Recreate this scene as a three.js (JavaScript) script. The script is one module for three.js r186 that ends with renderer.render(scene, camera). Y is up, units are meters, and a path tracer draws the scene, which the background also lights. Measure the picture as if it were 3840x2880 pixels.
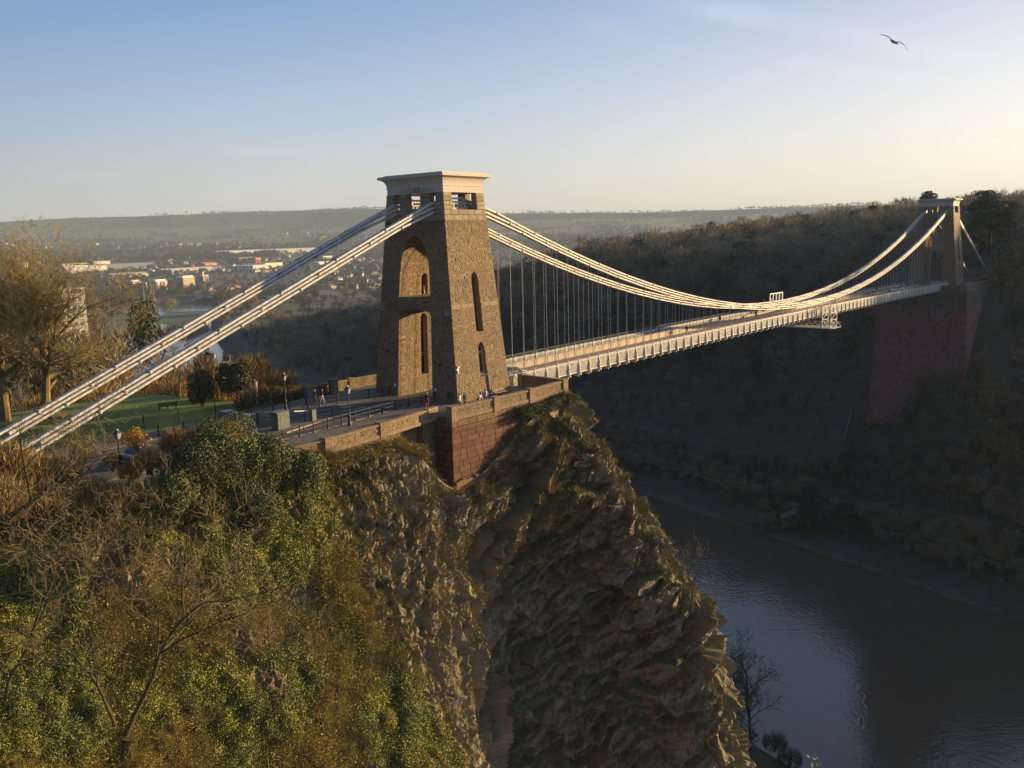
import * as THREE from 'three';
import { mergeGeometries, toCreasedNormals } from 'three/addons/utils/BufferGeometryUtils.js';
import { ImprovedNoise } from 'three/addons/math/ImprovedNoise.js';
import { MarchingCubes } from 'three/addons/objects/MarchingCubes.js';
import { TextGeometry } from 'three/addons/geometries/TextGeometry.js';
import { FontLoader } from 'three/addons/loaders/FontLoader.js';

// ---------------------------------------------------------------- camera, sky, sun, exposure
const scene = new THREE.Scene();
const R = Math.PI / 180, V3 = (x, y, z) => new THREE.Vector3(x, y, z);
const camera = new THREE.PerspectiveCamera(46.599, 4 / 3, 0.5, 60000);
camera.rotation.order = 'YXZ';
camera.position.set(-76.759, 18.87, 75.703);
camera.rotation.set(-9.336 * R, -49.937 * R, -1.452 * R);
camera.updateMatrixWorld(true);
scene.add(camera);

const sunDir = V3(0.911, 0.152, 0.382).normalize();
const SKY_GAIN = 0.51;
function skyColor(x, y, z) {
  const el = Math.asin(THREE.MathUtils.clamp(y, -1, 1)) / R;
  const g = Math.acos(THREE.MathUtils.clamp(x * sunDir.x + y * sunDir.y + z * sunDir.z, -1, 1)) / R;
  const t = (a, b, v) => THREE.MathUtils.smoothstep(v, a, b);
  const mix = (a, b, k) => a.map((q, i) => q + (b[i] - q) * k);
  let c = mix([0.50, 0.485, 0.425], [0.36, 0.485, 0.62], t(-1, 9.5, el));      // warm low band to pale blue
  c = mix(c, [0.115, 0.265, 0.52], t(3, 16.5, el));                              // upper blue
  c = mix(c, [0.08, 0.115, 0.185], t(22, 60, el));
  const far = t(74, 140, g);
  c = c.map((q, i) => q * (1 - [0.84, 0.73, 0.56][i] * far));
  const glow = Math.exp(-Math.pow(g / 52, 2)), core = Math.exp(-Math.pow(g / 17, 2));
  const low = 1 - t(0, 34, el);
  c = c.map((q, i) => q + [0.29, 0.24, 0.22][i] * glow + [0.60, 0.42, 0.15][i] * glow * low * low + [1.2, 0.95, 0.6][i] * core * (0.3 + 0.7 * low));
  if (el < -0.5) c = mix(c, [0.045, 0.045, 0.042], t(0.5, 5, -el));
  return c.map(q => q * SKY_GAIN);
}
const noise = new ImprovedNoise();
const n3 = (x, y, z) => noise.noise(x, y, z);
const fbm = (x, y, z, o = 4) => { let s = 0, a = 0.5; for (let i = 0; i < o; i++) { s += a * n3(x, y, z); x *= 2.03; y *= 2.03; z *= 2.03; a *= 0.5; } return s; };
{
  const w = 1024, h = 512, d = new Float32Array(w * h * 4);
  for (let j = 0; j < h; j++) for (let i = 0; i < w; i++) {
    const th = ((i + 0.5) / w - 0.5) * 2 * Math.PI, el = ((j + 0.5) / h - 0.5) * Math.PI;
    const x = Math.cos(el) * Math.cos(th), y = Math.sin(el), z = Math.cos(el) * Math.sin(th);
    let c = skyColor(x, y, z);
    if (y > 0.02) {                                                           // thin high cirrus, on a plane far above
      const px = x / (y + 0.12), pz = z / (y + 0.12);
      const m = THREE.MathUtils.smoothstep(fbm(px * 0.5 + 7.3, 2.1, pz * 0.5, 3), 0.08, 0.4);
      const s = THREE.MathUtils.smoothstep(fbm(px * 1.1 + pz * 0.8, pz * 5.5 - px * 3.2, 4.7, 5), 0.02, 0.45) * m;
      c = c.map((q, k) => q + (([0.93, 0.87, 0.84][k]) - q) * 0.09 * s);
    }
    const o = (j * w + i) * 4; d[o] = c[0]; d[o + 1] = c[1]; d[o + 2] = c[2]; d[o + 3] = 1;
  }
  const sky = new THREE.DataTexture(d, w, h, THREE.RGBAFormat, THREE.FloatType);
  sky.mapping = THREE.EquirectangularReflectionMapping; sky.magFilter = THREE.LinearFilter; sky.minFilter = THREE.LinearFilter;
  sky.colorSpace = THREE.LinearSRGBColorSpace; sky.needsUpdate = true;
  scene.background = sky; scene.environment = sky;
}
const sun = new THREE.DirectionalLight(new THREE.Color().setRGB(1, 0.69, 0.34), 5);
sun.position.copy(sunDir).multiplyScalar(400); sun.target.position.set(0, 0, 0);
sun.castShadow = true; sun.shadow.mapSize.set(4096, 4096); sun.shadow.radius = 1.4;
Object.assign(sun.shadow.camera, { left: -260, right: 260, top: 160, bottom: -160, near: 1, far: 1500 });
scene.add(sun, sun.target);
scene.fog = new THREE.FogExp2(new THREE.Color().setRGB(0.62, 0.80, 1.0), 0.00009);
const renderer = new THREE.WebGLRenderer({ antialias: true });
renderer.setSize(1024, 768);
renderer.shadowMap.enabled = true;
renderer.toneMapping = THREE.LinearToneMapping;
renderer.toneMappingExposure = 2.3;

// ---------------------------------------------------------------- helpers
function rng(s) { return () => { s |= 0; s = s + 0x6D2B79F5 | 0; let t = Math.imul(s ^ s >>> 15, 1 | s); t = t + Math.imul(t ^ t >>> 7, 61 | t) ^ t; return ((t ^ t >>> 14) >>> 0) / 4294967296; }; }
const lerp = THREE.MathUtils.lerp, clamp = THREE.MathUtils.clamp, sstep = (a, b, v) => THREE.MathUtils.smoothstep(v, a, b);
const tanV = Math.tan(46.599 * R / 2);
function rayAt(u, v) { return V3((u / 1920 - 1) * tanV * 4 / 3, (1 - v / 1440) * tanV, -1).applyQuaternion(camera.quaternion); }   // photo position to a direction, depth 1
const at = (u, v, depth) => rayAt(u, v).multiplyScalar(depth).add(camera.position);
const atY = (u, v, y) => { const d = rayAt(u, v); return d.multiplyScalar((y - camera.position.y) / d.y).add(camera.position); };
const invView = camera.matrixWorld.clone().invert();
function toPhoto(p) { const q = p.clone().applyMatrix4(invView); return [1920 * (1 + q.x / -q.z / (tanV * 4 / 3)), 1440 * (1 - q.y / -q.z / tanV), -q.z]; }
const used = {};
function numbered(n) { const k = used[n] = (used[n] ?? -1) + 1; return k ? n + '_' + String(k).padStart(3, '0') : n; }
function tag(o, label, category, group, kind) {
  if (label) o.userData.label = label; if (category) o.userData.category = category; if (group) o.userData.group = group; if (kind) o.userData.kind = kind;
  return o;
}
function thing(name, label, category, pos = [0, 0, 0], turn = 0, group) {
  const o = new THREE.Group(); o.name = numbered(name); o.position.set(...pos); o.rotation.y = turn; scene.add(o);
  return tag(o, label, category, group);
}
const shade = m => { m.castShadow = m.receiveShadow = true; return m; };
function part(name, g, mat, parent = scene) {
  const m = shade(new THREE.Mesh(g.geom ? g.geom() : g, mat)); m.name = parent === scene ? numbered(name) : name; parent.add(m); return m;
}
const struct = (name, g, mat) => tag(part(name, g, mat), null, null, null, 'structure');
function dup(root, pos, turn, label, group) {
  const r = root.clone(); r.name = numbered(root.name.replace(/_\d{3}$/, '')); r.userData = { ...root.userData };
  if (label) r.userData.label = label; if (group) r.userData.group = group;
  r.position.set(...pos); if (turn !== undefined) r.rotation.y = turn; scene.add(r); return r;
}
// mesh builder: flat-shaded triangles with a colour and uv in metres
class MB {
  constructor() { this.p = []; this.c = []; this.k = [1, 1, 1]; }
  col(r, g, b) { this.k = Array.isArray(r) ? r : [r, g, b]; return this; }
  tri(a, b, c) { this.p.push(a.x, a.y, a.z, b.x, b.y, b.z, c.x, c.y, c.z); const k = this.k; this.c.push(...k, ...k, ...k); return this; }
  quad(a, b, c, d) { return this.tri(a, b, c).tri(a, c, d); }
  hexa(v) {            // v: 8 corners, bottom 0-3 counter-clockwise from above, top 4-7
    const [a, b, c, d, e, f, g, h] = v;
    return this.quad(a, d, c, b).quad(e, f, g, h).quad(a, b, f, e).quad(b, c, g, f).quad(c, d, h, g).quad(d, a, e, h);
  }
  box(cx, cy, cz, sx, sy, sz, ry = 0) {
    const x = sx / 2, y = sy / 2, z = sz / 2, cs = Math.cos(ry), sn = Math.sin(ry);
    const q = (a, b, c) => V3(cx + a * cs + c * sn, cy + b, cz - a * sn + c * cs);
    return this.hexa([q(-x, -y, z), q(x, -y, z), q(x, -y, -z), q(-x, -y, -z), q(-x, y, z), q(x, y, z), q(x, y, -z), q(-x, y, -z)]);
  }
  span(x0, x1, y0, y1, z0, z1) { return this.box((x0 + x1) / 2, (y0 + y1) / 2, (z0 + z1) / 2, Math.abs(x1 - x0), Math.abs(y1 - y0), Math.abs(z1 - z0)); }
  bar(a, b, w, h, up = V3(0, 1, 0)) {          // rectangular bar from a to b
    const d = b.clone().sub(a).normalize(); let s = d.clone().cross(up); if (s.lengthSq() < 1e-6) s = d.clone().cross(V3(1, 0, 0)); s.normalize();
    const u = s.clone().cross(d).normalize().multiplyScalar(h / 2); s.multiplyScalar(w / 2);
    const q = (p, i, j) => p.clone().addScaledVector(s, i).addScaledVector(u, j);
    return this.hexa([q(a, -1, -1), q(a, 1, -1), q(b, 1, -1), q(b, -1, -1), q(a, -1, 1), q(a, 1, 1), q(b, 1, 1), q(b, -1, 1)]);
  }
  tube(a, b, r0, r1, n = 5, cap = false) {
    const d = b.clone().sub(a); if (d.lengthSq() < 1e-10) return this; d.normalize();
    let s = d.clone().cross(Math.abs(d.y) < 0.9 ? V3(0, 1, 0) : V3(1, 0, 0)).normalize(); const t = d.clone().cross(s);
    const ring = (p, r) => { const o = []; for (let i = 0; i < n; i++) { const w = i / n * 2 * Math.PI; o.push(p.clone().addScaledVector(s, Math.cos(w) * r).addScaledVector(t, Math.sin(w) * r)); } return o; };
    const A = ring(a, r0), B = ring(b, r1);
    for (let i = 0; i < n; i++) { const j = (i + 1) % n; this.quad(A[i], A[j], B[j], B[i]); }
    if (cap) for (let i = 1; i < n - 1; i++) { this.tri(A[0], A[i + 1], A[i]); this.tri(B[0], B[i], B[i + 1]); }
    return this;
  }
  geom(uvScale = 1) {
    const g = new THREE.BufferGeometry(), p = new Float32Array(this.p), n = p.length / 3, uv = new Float32Array(n * 2), nn = new Float32Array(p.length);
    for (let i = 0; i < p.length; i += 9) {
      const ax = p[i + 3] - p[i], ay = p[i + 4] - p[i + 1], az = p[i + 5] - p[i + 2], bx = p[i + 6] - p[i], by = p[i + 7] - p[i + 1], bz = p[i + 8] - p[i + 2];
      let x = ay * bz - az * by, y = az * bx - ax * bz, z = ax * by - ay * bx; const l = Math.hypot(x, y, z) || 1; x /= l; y /= l; z /= l;
      const X = Math.abs(x), Y = Math.abs(y), Z = Math.abs(z);
      for (let k = 0; k < 3; k++) {
        const o = i + k * 3; nn[o] = x; nn[o + 1] = y; nn[o + 2] = z;
        const q = (i / 3 + k) * 2;
        uv[q] = (X > Y && X > Z ? p[o + 2] : p[o]) * uvScale; uv[q + 1] = (Y > X && Y > Z ? p[o + 2] : p[o + 1]) * uvScale;
      }
    }
    g.setAttribute('position', new THREE.BufferAttribute(p, 3)); g.setAttribute('normal', new THREE.BufferAttribute(nn, 3));
    g.setAttribute('uv', new THREE.BufferAttribute(uv, 2)); g.setAttribute('color', new THREE.BufferAttribute(new Float32Array(this.c), 3));
    return g;
  }
}
// ---------------------------------------------------------------- textures and materials
function grain(size, f, contrast, seed, color) {     // tileable noise, as colour multiplier or height
  const d = new Uint8Array(size * size * 4);
  for (let j = 0; j < size; j++) for (let i = 0; i < size; i++) {
    const a = i / size * 2 * Math.PI, b = j / size * 2 * Math.PI, q = f / 6.283;
    const x = Math.cos(a) * q, y = Math.sin(a) * q, z = Math.cos(b) * q, w = Math.sin(b) * q;
    let v = 0, am = 0.55, s = 1;
    for (let o = 0; o < 5; o++) { v += am * n3(x * s + z * s * 0.71 + seed, y * s + w * s * 0.83, z * s - w * s * 0.6 + x * s * 0.37); s *= 2.1; am *= 0.58; }
    const k = clamp(255 * (color ? 0.9 + v * contrast * 0.42 : 0.5 + v * contrast), 0, 255), o = (j * size + i) * 4;
    d[o] = d[o + 1] = d[o + 2] = k; d[o + 3] = 255;
  }
  const t = new THREE.DataTexture(d, size, size); t.wrapS = t.wrapT = THREE.RepeatWrapping; t.magFilter = THREE.LinearFilter; t.minFilter = THREE.LinearMipmapLinearFilter; t.generateMipmaps = true;
  if (color) t.colorSpace = THREE.SRGBColorSpace; t.needsUpdate = true; return t;
}
const grainMap = grain(512, 9, 0.85, 1.7, true), grainBump = grain(512, 11, 0.9, 5.2, false);
const rep = (t, s) => { const c = t.clone(); c.repeat.set(s, s); c.needsUpdate = true; return c; };
function M(color, rough = 0.9, o = {}) {
  const { grain: g = 0, bump = 0, ...rest } = o;
  const m = new THREE.MeshStandardMaterial({ roughness: rough, metalness: 0, side: THREE.DoubleSide, ...rest });
  if (color) m.color.setRGB(...color);
  if (g) m.map = rep(grainMap, g);
  if (bump) { m.bumpMap = rep(grainBump, g || 1); m.bumpScale = bump; }
  return m;
}
const VC = { vertexColors: true };
const mat = {
  stone: M(null, 0.93, { ...VC, grain: 0.7, bump: 0.03 }), ashlar: M(null, 0.9, { ...VC, grain: 0.5, bump: 0.012 }), cornice: M([0.85, 0.75, 0.61], 0.85, { grain: 1.3 }),
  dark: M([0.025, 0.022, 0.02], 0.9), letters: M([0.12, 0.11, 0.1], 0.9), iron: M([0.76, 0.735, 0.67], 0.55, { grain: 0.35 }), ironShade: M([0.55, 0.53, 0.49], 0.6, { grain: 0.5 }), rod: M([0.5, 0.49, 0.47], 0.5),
  cream: M([0.56, 0.45, 0.32], 0.7, { grain: 0.4 }), black: M([0.02, 0.021, 0.024], 0.45), asphalt: M([0.075, 0.072, 0.075], 0.92, { grain: 0.25, bump: 0.01 }), footway: M([0.17, 0.135, 0.115], 0.92, { grain: 0.3, bump: 0.01 }),
  paving: M([0.16, 0.14, 0.125], 0.92, { grain: 0.4, bump: 0.012 }), paint: M([0.55, 0.55, 0.55], 0.8, { grain: 0.8 }), yellowPaint: M([0.42, 0.33, 0.2], 0.85, { grain: 0.8 }), deckRoad: M([0.25, 0.165, 0.12], 0.85, { grain: 0.2, bump: 0.008 }),
  grass: M([0.16, 0.24, 0.04], 0.95, { grain: 0.12, bump: 0.05 }), bark: M(null, 0.95, { ...VC, grain: 0.8, bump: 0.03 }), twig: M(null, 0.95, VC),
  leaf: M(null, 0.75, VC), leafSoft: M(null, 0.9, { ...VC }), glass: M([0.03, 0.035, 0.04], 0.08), wood: M([0.42, 0.30, 0.18], 0.8, { grain: 1 }), veg: M(null, 0.95, VC),
  build: M(null, 0.85, { ...VC, grain: 0.1 }), win: M([0.035, 0.04, 0.05], 0.2), plain: M(null, 0.8, VC), cabinet: M([0.16, 0.175, 0.135], 0.6, { grain: 0.4 }),
  rubber: M([0.015, 0.015, 0.015], 0.9), lampGlass: M([0.34, 0.35, 0.35], 0.25), white: M([0.78, 0.78, 0.76], 0.6)
};
// ---------------------------------------------------------------- terrain: gorge, plateaus, flood plain and far hills
const bankW = z => z > -90 ? 161.8 - 0.315 * z : z > -400 ? 190.2 + (-90 - z) * 0.15 : z > -760 ? 236.7 + (-400 - z) * 0.53 : 427.5 + (-760 - z) * 0.62;
const table = (T, x) => { if (x <= T[0][0]) return T[0][1]; for (let i = 1; i < T.length; i++) if (x < T[i][0]) { const k = (x - T[i - 1][0]) / (T[i][0] - T[i - 1][0]); return lerp(T[i - 1][1], T[i][1], k * k * (3 - 2 * k) * 0.5 + k * 0.5); } return T[T.length - 1][1]; };
const profW = [[-30, -78], [0, -74], [6, -72.3], [12, -68.8], [15, -66.3], [25, -66], [30, -60], [120, 0], [230, 11], [420, 14], [2000, 14]];
const platW = [[-620, -66], [-480, -58], [-352, -44], [-300, -34], [-230, -17], [-140, 2], [-40, 10], [400, 14]];
const profE = [[-30, -78], [0, -74], [8, -68.5], [26, -68], [34, -62], [88, -2], [110, 0]];
const platE = [[-620, -66], [-450, -62], [-350, -46], [-200, -17], [-75, -7], [-34, -1], [-20, 0], [200, 0]];
const farH = [[0, -66], [1750, -66], [2500, -52], [3300, -24], [4100, 4], [5000, 55], [5900, 125], [6900, 1000]];
const skyEl = [[15, 1.36], [20.7, 1.4], [25.4, 1.58], [30.5, 1.66], [35.1, 1.77], [40.7, 1.87], [45, 1.6], [49.9, 1.37], [54, 1.30], [60, 1.23], [66, 1.22], [72, 1.27], [80, 1.4]];
const rimE = [[-34, 8], [-12, 8]];
function Hraw(x, z) {
  const W = bankW(z), d = (x - W) / 1.048, dx = x + 76.8, dz = z - 75.7, r = Math.hypot(dx, dz), az = Math.atan2(dx, -dz) / R;
  let h;
  if (d > -45) {
    const q = z + 0.6 * Math.max(d, 0), cap = table(platW, q);
    const prom = 44 * Math.exp(-Math.pow((z - 2) / 30, 2)) * sstep(20, 40, d);                 // spur that carries the far abutment
    const mead = 55 * sstep(270, 400, -z) ; let p = table(profW, d < 26 ? d : Math.max(26, d - mead) + prom * 1.05);
    if (d > 0 && d < 16) p += 1.3 * fbm(x / 9, 2.2, z / 9, 3) * sstep(0, 5, d);
    // side valley opening north of the bridge
    const ax = (x - 120) * 0.922 + (z - 92) * 0.387, ay = -(x - 120) * 0.387 + (z - 92) * 0.922;
    const vd = Math.exp(-Math.pow((ay - 14) / 40, 2)) * sstep(20, 70, d) * (1 - sstep(260, 460, ax));
    p = lerp(p, Math.min(p, -66 + Math.max(0, ax - 60) * 0.14), vd);
    h = Math.min(p, d < 22 ? p : cap);
    if (d > 24) h += 5 * fbm(x / 60, 1.3, z / 60, 3) * sstep(24, 60, d) + 9 * fbm(x / 210, 4.1, z / 210, 2) * sstep(60, 200, d) * (1 - sstep(-360, -520, -z) * 0);
    h += 10 * sstep(60, 77, az) * sstep(90, 230, d);
    h += 15 * Math.exp(-Math.pow((x - 288) / 34, 2) - Math.pow((z - 46) / 24, 2));
    const lot = Math.exp(-Math.pow((x - 242) / 30, 4)) * Math.exp(-Math.pow((z - 0) / 19, 4)); h = lerp(h, 0.35, lot);   // level ground behind the far tower
  } else {
    const dE = -(d + 87.8);
    const cap = table(platE, z + Math.min(0, -(x + 20) * 0.10));
    h = Math.min(table(profE, dE), cap);
    if (dE > 30 && z < -34) h += 4 * fbm(x / 50, 2.2, z / 50, 3);
    if (d > -88 + 0) h = Math.max(-78, table(profE, dE));
  }
  // beyond the gorge everything eases into the flood plain, then the far hills
  const k = sstep(620, 1050, -z) ;
  const el = table(skyEl, az), top = camera.position.y + Math.tan(el * R) * 6700;
  let f = Math.min(table(farH, r), top);
  if (f > -60) f += sstep(2000, 5000, r) * (26 * fbm(x / 900, 3.3, z / 900, 4)) * (1 - sstep(5900, 6500, r)) + sstep(6000, 6600, r) * 5 * fbm(x / 300, 7, z / 300, 3);
  if (r > 6900) f = lerp(top, top - 60, sstep(6900, 9500, r));
  const fk = Math.max(k, sstep(1000, 2100, r));
  h = lerp(h, f, fk);
  if (z < -620 && z > -1280 && Math.abs(d + 42) < 64) { const b = Math.abs(d + 42); h = Math.min(h, lerp(-77, -66, sstep(38, 60, b))); }
  return h;
}
// near plateau: everything inside the rim is capped by its own level mesh, so the big sheet dips below it there
const inPlateau = (x, z) => x > -110 && x < 13 && z < 40 && z > -36;
function H(x, z) {
  let h = Hraw(x, z) - (inPlateau(x, z) ? 0.6 : 0);
  if (z > -2 && x < 48) h = Math.min(h, lerp(h, -76.5, sstep(-1, 7, z) * (1 - sstep(30, 46, x))));
  return h;
}
const cellRand = (i, j, k = 0) => { let h = Math.imul(i, 374761393) ^ Math.imul(j, 668265263) ^ Math.imul(k, 2147483647); h = Math.imul(h ^ (h >>> 13), 1274126177); return ((h ^ (h >>> 16)) >>> 0) / 4294967296; };
function voro(x, z, s) {      // nearest field: id and distance to its hedge
  const a = 0.5, X = (x * Math.cos(a) + z * Math.sin(a)) / s, Z = (z * Math.cos(a) - x * Math.sin(a)) / (s * 0.7), i = Math.floor(X), j = Math.floor(Z);
  let b1 = 9, b2 = 9, id = 0;
  for (let p = i - 1; p <= i + 1; p++) for (let q = j - 1; q <= j + 1; q++) { const e = Math.max(Math.abs(p + 0.2 + 0.6 * cellRand(p, q, 1) - X), Math.abs(q + 0.2 + 0.6 * cellRand(p, q, 2) - Z)); if (e < b1) { b2 = b1; b1 = e; id = cellRand(p, q, 3); } else if (e < b2) b2 = e; }
  return [id, (b2 - b1) * s];
}
const woodiness = (x, z) => { const r = Math.hypot(x + 77, z - 76); return fbm(x / 420, 9.1, z / 420, 3) + (r > 3300 && r < 4300 ? 0.13 : 0) - (r > 5000 ? 0.05 : 0); };
function landColor(x, z, h) {
  const d = (x - bankW(z)) / 1.048, r = Math.hypot(x + 76.8, z - 75.7);
  const n = fbm(x / 35, 0.4, z / 35, 3), m = fbm(x / 7, 3.4, z / 7, 3);
  let c;
  if (r < 900 && z > -620) {
    c = [0.062 + 0.03 * n + 0.03 * m, 0.055 + 0.024 * n + 0.026 * m, 0.036 + 0.014 * n + 0.014 * m];
    if (d > -3 && d < 11) { const k = 0.5 + m; c = [0.06 + 0.07 * k * m, 0.054 + 0.06 * k * m, 0.045 + 0.05 * m]; if (d < 3) c = c.map(q => q * 1.5 + 0.015 * m); }   // mud and stones of the bank
    if (d > 25 && d < 36 && fbm(x / 16, 6, z / 16, 3) > 0.08) c = [0.085 + 0.13 * m, 0.08 + 0.12 * m, 0.078 + 0.12 * m];                    // bare rock above the track
    if (d > 14 && d < 90 && z < -290) c = [0.05 + 0.02 * m, 0.075 + 0.02 * m, 0.025];
    if (d < -86 && d > -122) c = [0.04, 0.062, 0.016];
  } else {
    const [id, e] = voro(x, z, r > 2500 ? 330 : 150);
    c = id < 0.42 ? [0.085, 0.115, 0.035] : id < 0.6 ? [0.12, 0.115, 0.05] : id < 0.8 ? [0.10, 0.085, 0.055] : [0.07, 0.10, 0.028];
    if (woodiness(x, z) > 0.06) c = [0.06, 0.05, 0.032];
    if (e < 9) c = [0.035, 0.036, 0.02];
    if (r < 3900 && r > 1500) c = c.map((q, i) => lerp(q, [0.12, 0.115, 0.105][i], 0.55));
    c = c.map(q => q * (1 + 0.5 * m + 0.3 * n));
  }
  return c;
}
{
  const NA = 560, NR = 470, az0 = 4, az1 = 152, pos = [], col = [], uv = [], idx = [];
  for (let j = 0; j <= NR; j++) { const r = 40 * Math.pow(14500 / 40, j / NR);
    for (let i = 0; i <= NA; i++) {
      const k = i / NA, az = (k < 0.8 ? lerp(az0, 90, k / 0.8) : lerp(90, az1, (k - 0.8) / 0.2)) * R;
      const x = -76.8 + r * Math.sin(az), z = 75.7 - r * Math.cos(az), h = H(x, z);
      pos.push(x, h, z); col.push(...landColor(x, z, h).map(q => Math.max(q, 0.008))); uv.push(x, z);
      if (i && j) { const a = (j - 1) * (NA + 1) + i - 1, b = a + NA + 1; idx.push(a, a + 1, b, a + 1, b + 1, b); }
    } }
  const g = new THREE.BufferGeometry();
  g.setAttribute('position', new THREE.Float32BufferAttribute(pos, 3)); g.setAttribute('color', new THREE.Float32BufferAttribute(col, 3)); g.setAttribute('uv', new THREE.Float32BufferAttribute(uv, 2));
  g.setIndex(idx); g.computeVertexNormals();
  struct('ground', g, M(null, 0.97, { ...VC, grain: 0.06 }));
}
// river
{
  const g = new THREE.BufferGeometry(), pos = [], uv = [], idx = []; let n = 0;
  for (let z = 420; z >= -1250; z -= 10) { const w = bankW(z); for (let i = 0; i <= 8; i++) { const x = w + 6 - i / 8 * 108; pos.push(x, -73.6, z); uv.push(x, z); } if (n) for (let i = 0; i < 8; i++) { const a = (n - 1) * 9 + i, b = a + 9; idx.push(a, b, a + 1, a + 1, b, b + 1); } n++; }
  g.setAttribute('position', new THREE.Float32BufferAttribute(pos, 3)); g.setAttribute('uv', new THREE.Float32BufferAttribute(uv, 2)); g.setIndex(idx); g.computeVertexNormals();
  const wm = M([0.075, 0.06, 0.043], 0.1); wm.bumpMap = rep(grain(512, 26, 0.9, 8.8, false), 0.03); wm.bumpScale = 0.027;
  struct('river', g, wm);
  // railway track and riverside path at the foot of the far slope
  const rail = new MB(), bal = new MB(), path = new MB();
  const P = (d, z, y) => V3(bankW(z) + d * 1.048, y, z);
  for (let z = 60; z > -440; z -= 3) {
    bal.quad(P(16, z, -65.6), P(20.5, z, -65.6), P(20.5, z - 3, -65.6), P(16, z - 3, -65.6));
    path.quad(P(12.6, z, -65.9 + 0.2), P(14.6, z, -65.7), P(14.6, z - 3, -65.7), P(12.6, z - 3, -65.7));
    for (const q of [17.4, 18.9]) rail.bar(P(q, z, -65.5), P(q, z - 3, -65.5), 0.09, 0.14);
    for (let s = 0; s < 4; s++) rail.bar(P(16.9, z - s * 0.75, -65.58), P(19.4, z - s * 0.75, -65.58), 0.25, 0.06);
  }
  struct('track_bed', bal, M([0.13, 0.12, 0.11], 0.95, { grain: 0.3 })); 
  tag(part('railway_track', rail, M([0.16, 0.14, 0.13], 0.6)), 'single railway line along the foot of the wooded far slope', 'railway track');
  struct('riverside_path', path, M([0.15, 0.14, 0.125], 0.95, { grain: 0.3 }));
  const lw = new MB(); const a = atY(2200 + 980 * 0.7414, 1500 + 595 * 0.7414, -66.5), b = at(2200 + 1330 * 0.7414, 1500 + 478 * 0.7414, 290);
  for (let i = 0; i < 12; i++) { const p = a.clone().lerp(b, i / 12), q = a.clone().lerp(b, (i + 1) / 12); p.y = Math.max(p.y, H(p.x, p.z)) + 0.3; q.y = Math.max(q.y, H(q.x, q.z)) + 0.3; lw.bar(p, q, 0.5, 1.4); }
  tag(part('boundary_wall', lw, M([0.2, 0.19, 0.18], 0.95, { grain: 0.4 })), 'pale low stone wall climbing slantwise up the far bank', 'wall');
}
// ---------------------------------------------------------------- the near cliff: a lofted, fractured rock face from the rim down to the river
const cliffRows = [
  [[-90, 3, 34], [-75, 2.5, 21], [-60, 1.2, 10], [-45, 0, 10.8], [-28, -0.5, 12.5], [-18.5, -1.1, 12.5], [-10.5, -7.2, 12.3], [1, -1.8, 12.9], [8.9, 0.1, 12.1], [14, -2, 3], [16, -5, -16]],
  [[-90, -6, 42], [-74, -6, 30], [-60, -6, 18], [-46.5, -7, 16], [-31, -8, 15.5], [-19, -9.5, 15.2], [-8.5, -10.5, 13.2], [2.5, -9, 14.6], [9.0, -6.5, 17.6], [18, -9, 5], [23, -12, -16]],
  [[-90, -15, 50], [-74, -14, 38], [-60.5, -14, 25], [-48.5, -16, 21.5], [-34, -17, 19.5], [-20, -18, 18.2], [-7, -18, 12.8], [4, -18, 15.2], [13.3, -15.5, 21.4], [25, -18, 8], [30, -20, -16]],
  [[-88, -30, 58], [-74, -28, 47], [-62, -28, 36], [-51, -29, 29], [-36, -30, 25], [-20.5, -31, 21.5], [-6.5, -31, 13.2], [5.5, -31, 16.6], [16.6, -29, 26.6], [32, -31, 11], [40, -34, -16]],
  [[-86, -46, 66], [-72, -46, 55], [-62, -46, 44], [-52, -47, 36], [-37, -48, 31], [-19, -48, 25], [-4.5, -48, 14], [8, -48, 18.6], [20.4, -48.5, 29.2], [40, -50, 14], [50, -52, -16]],
  [[-80, -74, 78], [-65, -74, 66], [-56, -74, 56], [-46, -74, 47], [-32, -74, 38], [-12, -74, 31], [1, -74, 18], [13, -74, 23], [25, -74, 34], [50, -74, 17], [62, -74, -16]]
];
const cr = (a, b, c, d, t) => 0.5 * (2 * b + (c - a) * t + (2 * a - 5 * b + 4 * c - d) * t * t + (3 * b - a - 3 * c + d) * t * t * t);
function loft(s, t) {           // s 0..10 along, t 0..5 down
  const row = Math.min(4, Math.floor(t)), ft = t - row, c = Math.min(9, Math.floor(s)), fs = s - c, out = [0, 0, 0];
  const g = (r, k) => cliffRows[clamp(r, 0, 5)][clamp(k, 0, 10)];
  for (let q = 0; q < 3; q++) {
    const v = [-1, 0, 1, 2].map(dr => cr(g(row + dr, c - 1)[q], g(row + dr, c)[q], g(row + dr, c + 1)[q], g(row + dr, c + 2)[q], fs));
    out[q] = cr(v[0], v[1], v[2], v[3], ft);
  }
  return V3(...out);
}
const fr = v => v - Math.floor(v), hsh = (i, j, k, s) => fr(Math.sin(i * 127.1 + j * 311.7 + k * 74.7 + s * 53.3) * 43758.5453);
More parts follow.
